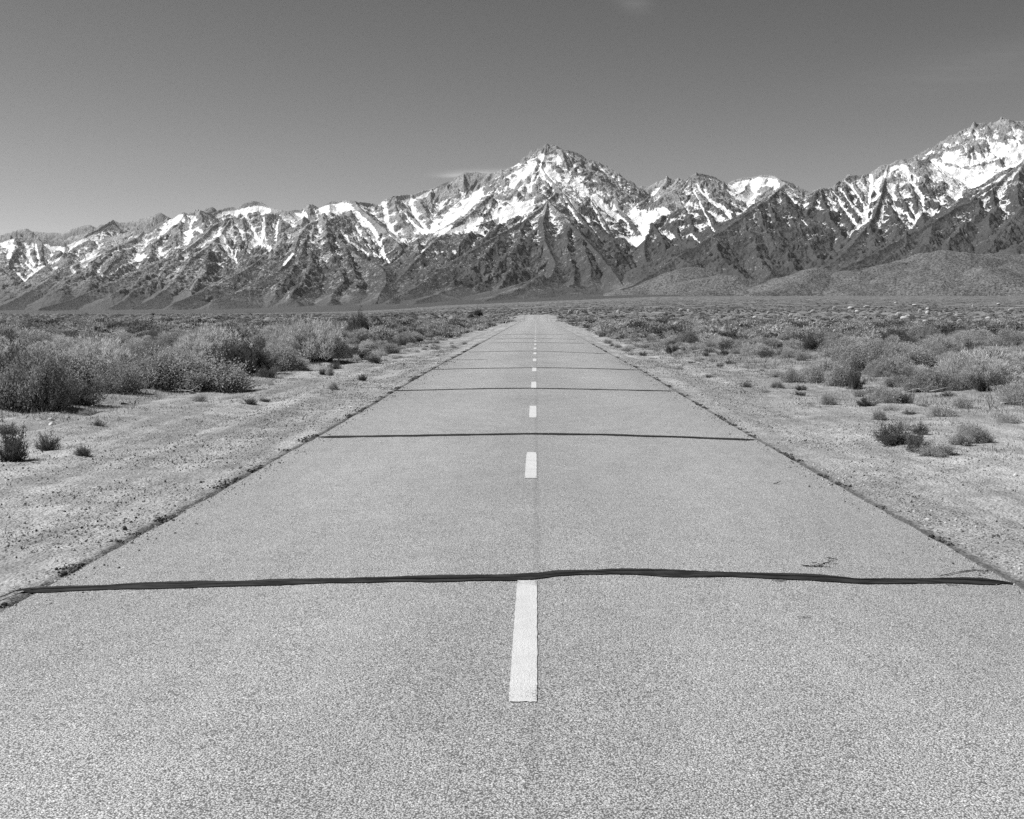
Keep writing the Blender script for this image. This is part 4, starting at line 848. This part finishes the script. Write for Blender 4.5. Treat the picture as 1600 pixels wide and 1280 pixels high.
# dry grass and litter between the bushes
r = np.random.default_rng(501)
def grass(n, y0, y1, power, ln, wd, seed, shoulder=False):
    r = np.random.default_rng(seed)
    nc = n // 14; y = y0 + (y1 - y0) * r.random(nc) ** power; half = .52 * y + 3; x = r.uniform(-1, 1, nc) * half
    ins = np.maximum(scrub_edge_left(y) - x, x - scrub_edge_right(y))
    if shoulder: ok = (ins > -3.2) & (ins < .8) & (np.abs(x) > 3.6) & (perlin(x / 1.6, y / 2.5, 361) > .05 - .25 * (x > 0) * (ins > -2))
    else: ok = (ins > -.6) & (perlin(x / 2.5, y / 2.5, 363) > -.4)
    x, y = x[ok], y[ok]; nc = len(x); idx = np.repeat(np.arange(nc), 14); m = len(idx)
    gx = x[idx] + r.normal(0, .12, m); gy = y[idx] + r.normal(0, .12, m)
    P = np.stack([gx, gy, ground_z(gx, gy) - .01], 1)
    N = r.normal(0, .5, (m, 3)); N[:, 2] = np.abs(N[:, 2]) + .7; N /= np.linalg.norm(N, axis=1)[:, None]
    L = (ln * r.uniform(.4, 1.3, m) * r.uniform(.6, 1.2, nc)[idx])[:, None]
    a = r.normal(size=(m, 3)); t = np.cross(N, a); t /= np.linalg.norm(t, axis=1)[:, None]
    w_ = wd * (.6 + y[idx] / 30)[:, None]
    V = np.stack([P - t * w_, P + t * w_, P + N * L], 1).reshape(-1, 3)
    return mesh_np('g', V, np.arange(m * 3).reshape(-1, 3), False, dict(tone=np.repeat(r.choice([.07, .11, .17, .27] if shoulder else [.12, .22, .34, .42], nc)[idx], 3)))
obj('dry_grass', merge('dry_grass', [grass(260000, 9, 75, .7, .16, .004, 511), grass(210000, 7, 60, .7, .06, .0045, 512, True)], None), M_MASS, kind='stuff', label='dry grass and litter between the bushes', category='grass')
# ---------------------------------------------------------------- stones, gravel, broken asphalt, dead wood
def stone_np(seed, sub=2, flat=.6, rough=.28):
    r = np.random.default_rng(seed); b = bmesh.new(); bmesh.ops.create_icosphere(b, subdivisions=sub, radius=.5)
    V = np.array([v.co[:] for v in b.verts]); Fq = np.array([[v.index for v in f.verts] for f in b.faces]); b.free()
    for _ in range(7):                                     # chop facets off
        n = r.normal(size=3); n /= np.linalg.norm(n); d = V @ n; lim = .5 * r.uniform(.55, .9); V = V - np.outer(np.maximum(d - lim, 0), n)
    V = V * (1 + rough * .4 * perlin(V[:, 0] * 3 + seed, V[:, 1] * 3 + V[:, 2] * 2, 371)[:, None]); V[:, 2] *= flat
    return V, Fq
def stone_mat(name, lo, hi, sc=12):
    k = NT(name, .9, .2); k.grey(k.math('MULTIPLY', k.mix(k.mr(k.noise(sc, 5, .7), .35, .65), lo, hi), k.mr(k.noise(sc * 9, 3), .3, .7, .85, 1.12))); k.bump(k.noise(sc * 3, 4), .4, .02); return k.m
M_PALE = stone_mat('pale_granite', .42, .66); M_DKST = stone_mat('dark_stone', .05, .10); M_BOULD = stone_mat('boulder_granite', .24, .44, 2)
STM = []
for s in range(6):
    V, Fq = stone_np(s + 60, 3 if s < 3 else 2); STM.append(mesh_np('stone', V, Fq, s % 2 == 0))
def stone(px, py, pw, ph, m, label, name='stone', cat='stone', group=None, i=0):
    x, y = pix2ground(px, py); wd = pw * y / F; ht = ph * y / F * 1.5
    me = STM[i % 6].copy(); me.materials.append(m)
    o = obj(name, me, None, None, (x, y, float(ground_z(x, y)) + ht * .22), label=label, category=cat)
    o.scale = (wd, wd * .8, ht / .6); o.rotation_euler = (0, 0, i * 1.3)
    if group: o['group'] = group
    return o
for i, q in enumerate([
 (79, 657, 10, 4, M_PALE, 'upper pale rounded stone of the pair on the left bank'), (82, 665, 14, 5, M_PALE, 'lower pale flat stone, whiter of the pair on the left bank'),
 (144, 632, 8, 4, M_PALE, 'white stone below the round grey sagebrush'), (144, 636, 5, 3, M_PALE, 'little white stone touching the front of the white stone below the sagebrush'),
 (135, 647, 7, 3, M_PALE, 'bright stone midway along the left bank of pale stones'), (101, 645, 6, 3, M_PALE, 'dull stone left of the bright stone on the left bank'), (107, 653, 6, 3, M_PALE, 'small stone in front of the dull stone on the left bank'),
 (2, 659, 7, 5, M_PALE, 'pale stone at the very left edge of the photo'), (361, 627, 4, 3, M_PALE, 'white stone on the left shoulder near the low dark tuft'),
 (195, 829, 11, 7, M_DKST, 'black lump of rock on the left gravel near the road edge'), (101, 800, 5, 2, M_DKST, 'small dark stone on the left gravel farther from the road than the black lump'), (258, 753, 5, 3, M_DKST, 'dark stone on the left gravel above the broken road edge'),
 (1322, 746, 6, 4, M_PALE, 'white stone on the right shoulder, nearer the road than the other white one'), (1587, 744, 10, 5, M_PALE, 'pale stone at the right edge on bright sand'), (1449, 814, 9, 5, M_PALE, 'pale stone by the right road edge in the gravel'), (1453, 806, 4, 3, M_DKST, 'dark pebble behind the pale stone by the right road edge'),
 (1556, 873, 6, 3, M_DKST, 'dark stone on the gravel above the right end of the nearest tar strip'), (1574, 861, 4, 2, M_DKST, 'tiny dark stone near the right picture edge on gravel'),
 (1505, 832, 7, 3, M_DKST, 'dark flat stone on the right gravel slope'), (1420, 801, 5, 3, M_DKST, 'small dark stone left of the pale stone at the right road edge')]):
    stone(*q[:4], q[4], q[5], i=i)
# pale boulders lying in the scrub of the right-hand plain
BL = [(1057, 512, 9, 7), (1115, 508, 11, 7), (1157, 515, 7, 6), (1168, 515, 5, 4), (1212, 519, 7, 4), (1232, 520, 8, 4), (1064, 486, 7, 3), (1076, 487, 6, 3), (1400, 474, 15, 2.5), (1304, 484, 6, 4), (1340, 489, 8, 4), (1352, 500, 8, 4), (1404, 494, 9, 5), (1405, 493, 9, 4), (1450, 491, 9, 4), (1438, 489, 6, 5), (1414, 500, 14, 5), (1417, 497, 12, 4), (1535, 512, 9, 4), (1495, 494, 6, 3), (1545, 499, 12, 3), (1390, 516, 14, 5), (1402, 525, 9, 4), (1385, 523, 7, 4), (1372, 506, 14, 4), (1446, 505, 10, 4), (1305, 522, 9, 5), (1317, 522, 8, 4), (1250, 504, 6, 4), (1235, 495, 9, 4), (1245, 500, 6, 3), (1520, 480, 3, 3), (1560, 507, 7, 4), (1500, 503, 8, 3), (1475, 518, 6, 3), (890, 489, 7, 4), (903, 490, 5, 4), (966, 490, 7, 4), (1330, 483, 12, 3), (1355, 481, 10, 3), (1180, 498, 8, 3), (1200, 490, 6, 3), (1270, 488, 7, 3), (1290, 512, 6, 4), (1450, 484, 8, 2.5), (1580, 486, 9, 3), (1430, 478, 9, 2.5), (1560, 476, 7, 2)]
def far_pt(px, py):                                          # where the sight line meets the ground, walking outwards
    d = 30.0
    while d < 6000:
        x = (px - CX) / F * d
        if HC - (py - HY) / F * d <= float(ground_z(x, d)): return x, d
        d *= 1.01
    return (px - CX) / F * 900, 900
for i, (px, py, pw, ph) in enumerate(BL):
    x, y = far_pt(px, py + ph * .3); me = STM[(i * 5) % 6].copy(); me.materials.append(M_BOULD)
    wd = min(pw * y / F * 1.2, 9); ht = min(ph * y / F * 2.0, 3.6)
    lab = 'flat bright boulder, widest pale patch on the far right plain' if i == 8 else 'pale granite boulder half hidden by scrub on the plain right of the road'
    o = obj('boulder', me, None, None, (x, y, float(ground_z(x, y)) + ht * .35), label=lab, category='boulder')
    if i != 8: o['group'] = 'pale boulders scattered in the scrub right of the road'
    o.scale = (wd, wd * .8, ht / .6); o.rotation_euler = (0, 0, i * 2.1)
for i, (px, py, pw, ph, lab) in enumerate([(545, 556, 10, 3, 'pale flat stone above the compact dark bush left of the road'), (568, 532, 14, 3, 'row of white stone under the upright dark shrub at left'), (557, 529, 5, 3, 'small white stone under the upright dark shrub at left'), (791, 499, 5, 4, 'whitish rock beside the road crest on the left'), (801, 500, 4, 2, 'little white rock nearest the crest of the road at left')]):
    stone(px, py, pw, ph, M_BOULD, lab, i=i + 3)
# gravel on the shoulders and crumbs of asphalt along the edges: nobody could count them
def crumbs(name, x, y, sz, tone, r):
    n = len(x); base, Fq = stone_np(99, 1, .7); nv = len(base)
    ang = r.uniform(0, 6.28, n); ca, sa = np.cos(ang), np.sin(ang); B = base[None] * (sz[:, None, None] * r.uniform(.7, 1.3, (n, 1, 3)))
    Xp = B[..., 0] * ca[:, None] - B[..., 1] * sa[:, None] + x[:, None]; Yp = B[..., 0] * sa[:, None] + B[..., 1] * ca[:, None] + y[:, None]
    inr = (x > -2.98) & (x < 2.93); gz = np.where(inr, road_z(x, y), ground_z(x, y) + .005); Zp = B[..., 2] + (gz + sz * .2)[:, None]
    V = np.stack([Xp, Yp, Zp], -1).reshape(-1, 3); Fa = (Fq[None] + (np.arange(n) * nv)[:, None, None]).reshape(-1, 3)
    return mesh_np(name, V, Fa, False, dict(tone=np.repeat(tone, nv)))
r = np.random.default_rng(601)
n = 60000; y = 4.5 + 38 * r.random(n) ** 1.6; s = r.random(n) < .55
off = np.abs(r.normal(0, 1.6, n)) + .05; x = np.where(s, -3.05 - off, 3.0 + off); spill_ = r.random(n) < .07; x = np.where(spill_, np.where(s, -3.0 + np.abs(r.normal(0, .16, n)), 2.95 - np.abs(r.normal(0, .13, n))), x); keep = perlin(x / .8, y / 1.6, 381) + .5 > r.random(n) * .9
x, y = x[keep], y[keep]; sz = .006 + .018 * r.random(len(x)) ** 5 + .0004 * y
t = np.where(r.random(len(x)) < .3, r.uniform(.06, .16, len(x)), r.uniform(.22, .48, len(x)))
M_GRAV = NT('gravel', .9, .1); M_GRAV.grey(M_GRAV.attr('tone')); M_GRAV = M_GRAV.m
obj('gravel', crumbs('gravel', x, y, sz, t, r), M_GRAV, kind='stuff', label='loose gravel on both sandy shoulders', category='gravel')
n = 9000; y = 4.5 + 60 * r.random(n) ** 1.5; s = r.random(n) < .6
clump = .5 + perlin(y / 1.1, s * 9.0, 383) + .5 * perlin(y / .35, s * 9.0, 385)
x = np.where(s, edge_l(y) - np.abs(r.normal(.0, .07, n)) - .01 * r.random(n), edge_r(y) + np.abs(r.normal(.01, .045, n)))
keep = clump > .62; x, y = x[keep], y[keep]; sz = .010 + .026 * r.random(len(x)) ** 3.5 + .0004 * y
obj('asphalt_crumbs', crumbs('asphalt_crumbs', x, y, sz, r.uniform(.03, .10, len(x)), r), M_GRAV, kind='stuff', label='dark crumbled asphalt along both broken road edges', category='rubble')
# bleached dead wood
def deadwood(px, py, pw, seed, label, m=M_DEAD, name='dead_branch', road_=False, th=.012, up=.12):
    x, y = (pix2road if road_ else pix2ground)(px, py); L = pw * y / F; r = np.random.default_rng(seed); parts = []
    def arm(p, d, l, rad, depth):
        q = [p]; 
        for i in range(5): d = d + r.normal(0, .22, 3) * [1, 1, .6]; d /= np.linalg.norm(d); q.append(q[-1] + d * l / 5)
        parts.append(tube_np(q, rad, rad * .4, 5))
        if depth:
            for c in r.choice([1, 2, 3, 4], depth, replace=False): arm(q[c], d + r.normal(0, .7, 3) * [1, 1, .8], l * .5, rad * .55, depth - 1)
    arm(np.array([-L / 2, 0, th]), np.array([1., .15, up]), L, th, 0 if road_ else 3)
    V, Fq = join(parts); V[:, 2] = np.maximum(V[:, 2], th * .5)
    z = float(road_z(x, y)) if road_ else float(ground_z(x, y)); me = mesh_np(name, V, Fq, True)
    obj(name, me, m, None, (x, y, z + .004), label=label, category='twig' if road_ else 'branch')
deadwood(1218, 757, 18, 1, 'thin dark twig lying on the right lane', M_DKST, 'twig', True, .006, .0)
deadwood(436, 594, 22, 2, 'dark dead branch on sand below the low grey bush at left')
deadwood(290, 613, 60, 3, 'bleached tangle of dead branches in front of the pale spreading sagebrush', th=.011, up=.15)
deadwood(1440, 614, 50, 4, 'long bleached branch lying at the foot of the right scrub', th=.012, up=.04)
deadwood(1470, 613, 36, 5, 'pale forked branch right of the long bleached branch at right', th=.012, up=.2)
deadwood(1372, 588, 20, 6, 'dark dead limb between bushes behind the black rounded bush', M_DKST, th=.05)
deadwood(200, 634, 22, 7, 'dark broken root on the left bank right of the white stone', M_DKST, th=.03, up=.0)
# ---------------------------------------------------------------- the air between here and the mountains

hm = bpy.data.materials.new('thin_air'); hm.use_nodes = True; ht = hm.node_tree; ht.nodes.clear()
pv = ht.nodes.new('ShaderNodeVolumePrincipled'); pv.inputs['Color'].default_value = (.95, .95, .95, 1)
pv.inputs['Density'].default_value = 0.5e-5; pv.inputs['Anisotropy'].default_value = 0.3
ho = ht.nodes.new('ShaderNodeOutputMaterial'); ht.links.new(pv.outputs[0], ho.inputs['Volume'])
b = bmesh.new(); bmesh.ops.create_cube(b, size=1.0)
hx, hy0, hy1, hz0, hz1 = 15500, -320, 22500, -1.5, float(Z.max()) + 60
for v in b.verts: v.co = (v.co.x * 2 * hx, hy0 + (v.co.y + .5) * (hy1 - hy0), hz0 + (v.co.z + .5) * (hz1 - hz0))
hme = bpy.data.meshes.new('haze'); b.to_mesh(hme); b.free()
obj('haze', hme, hm, kind='stuff')
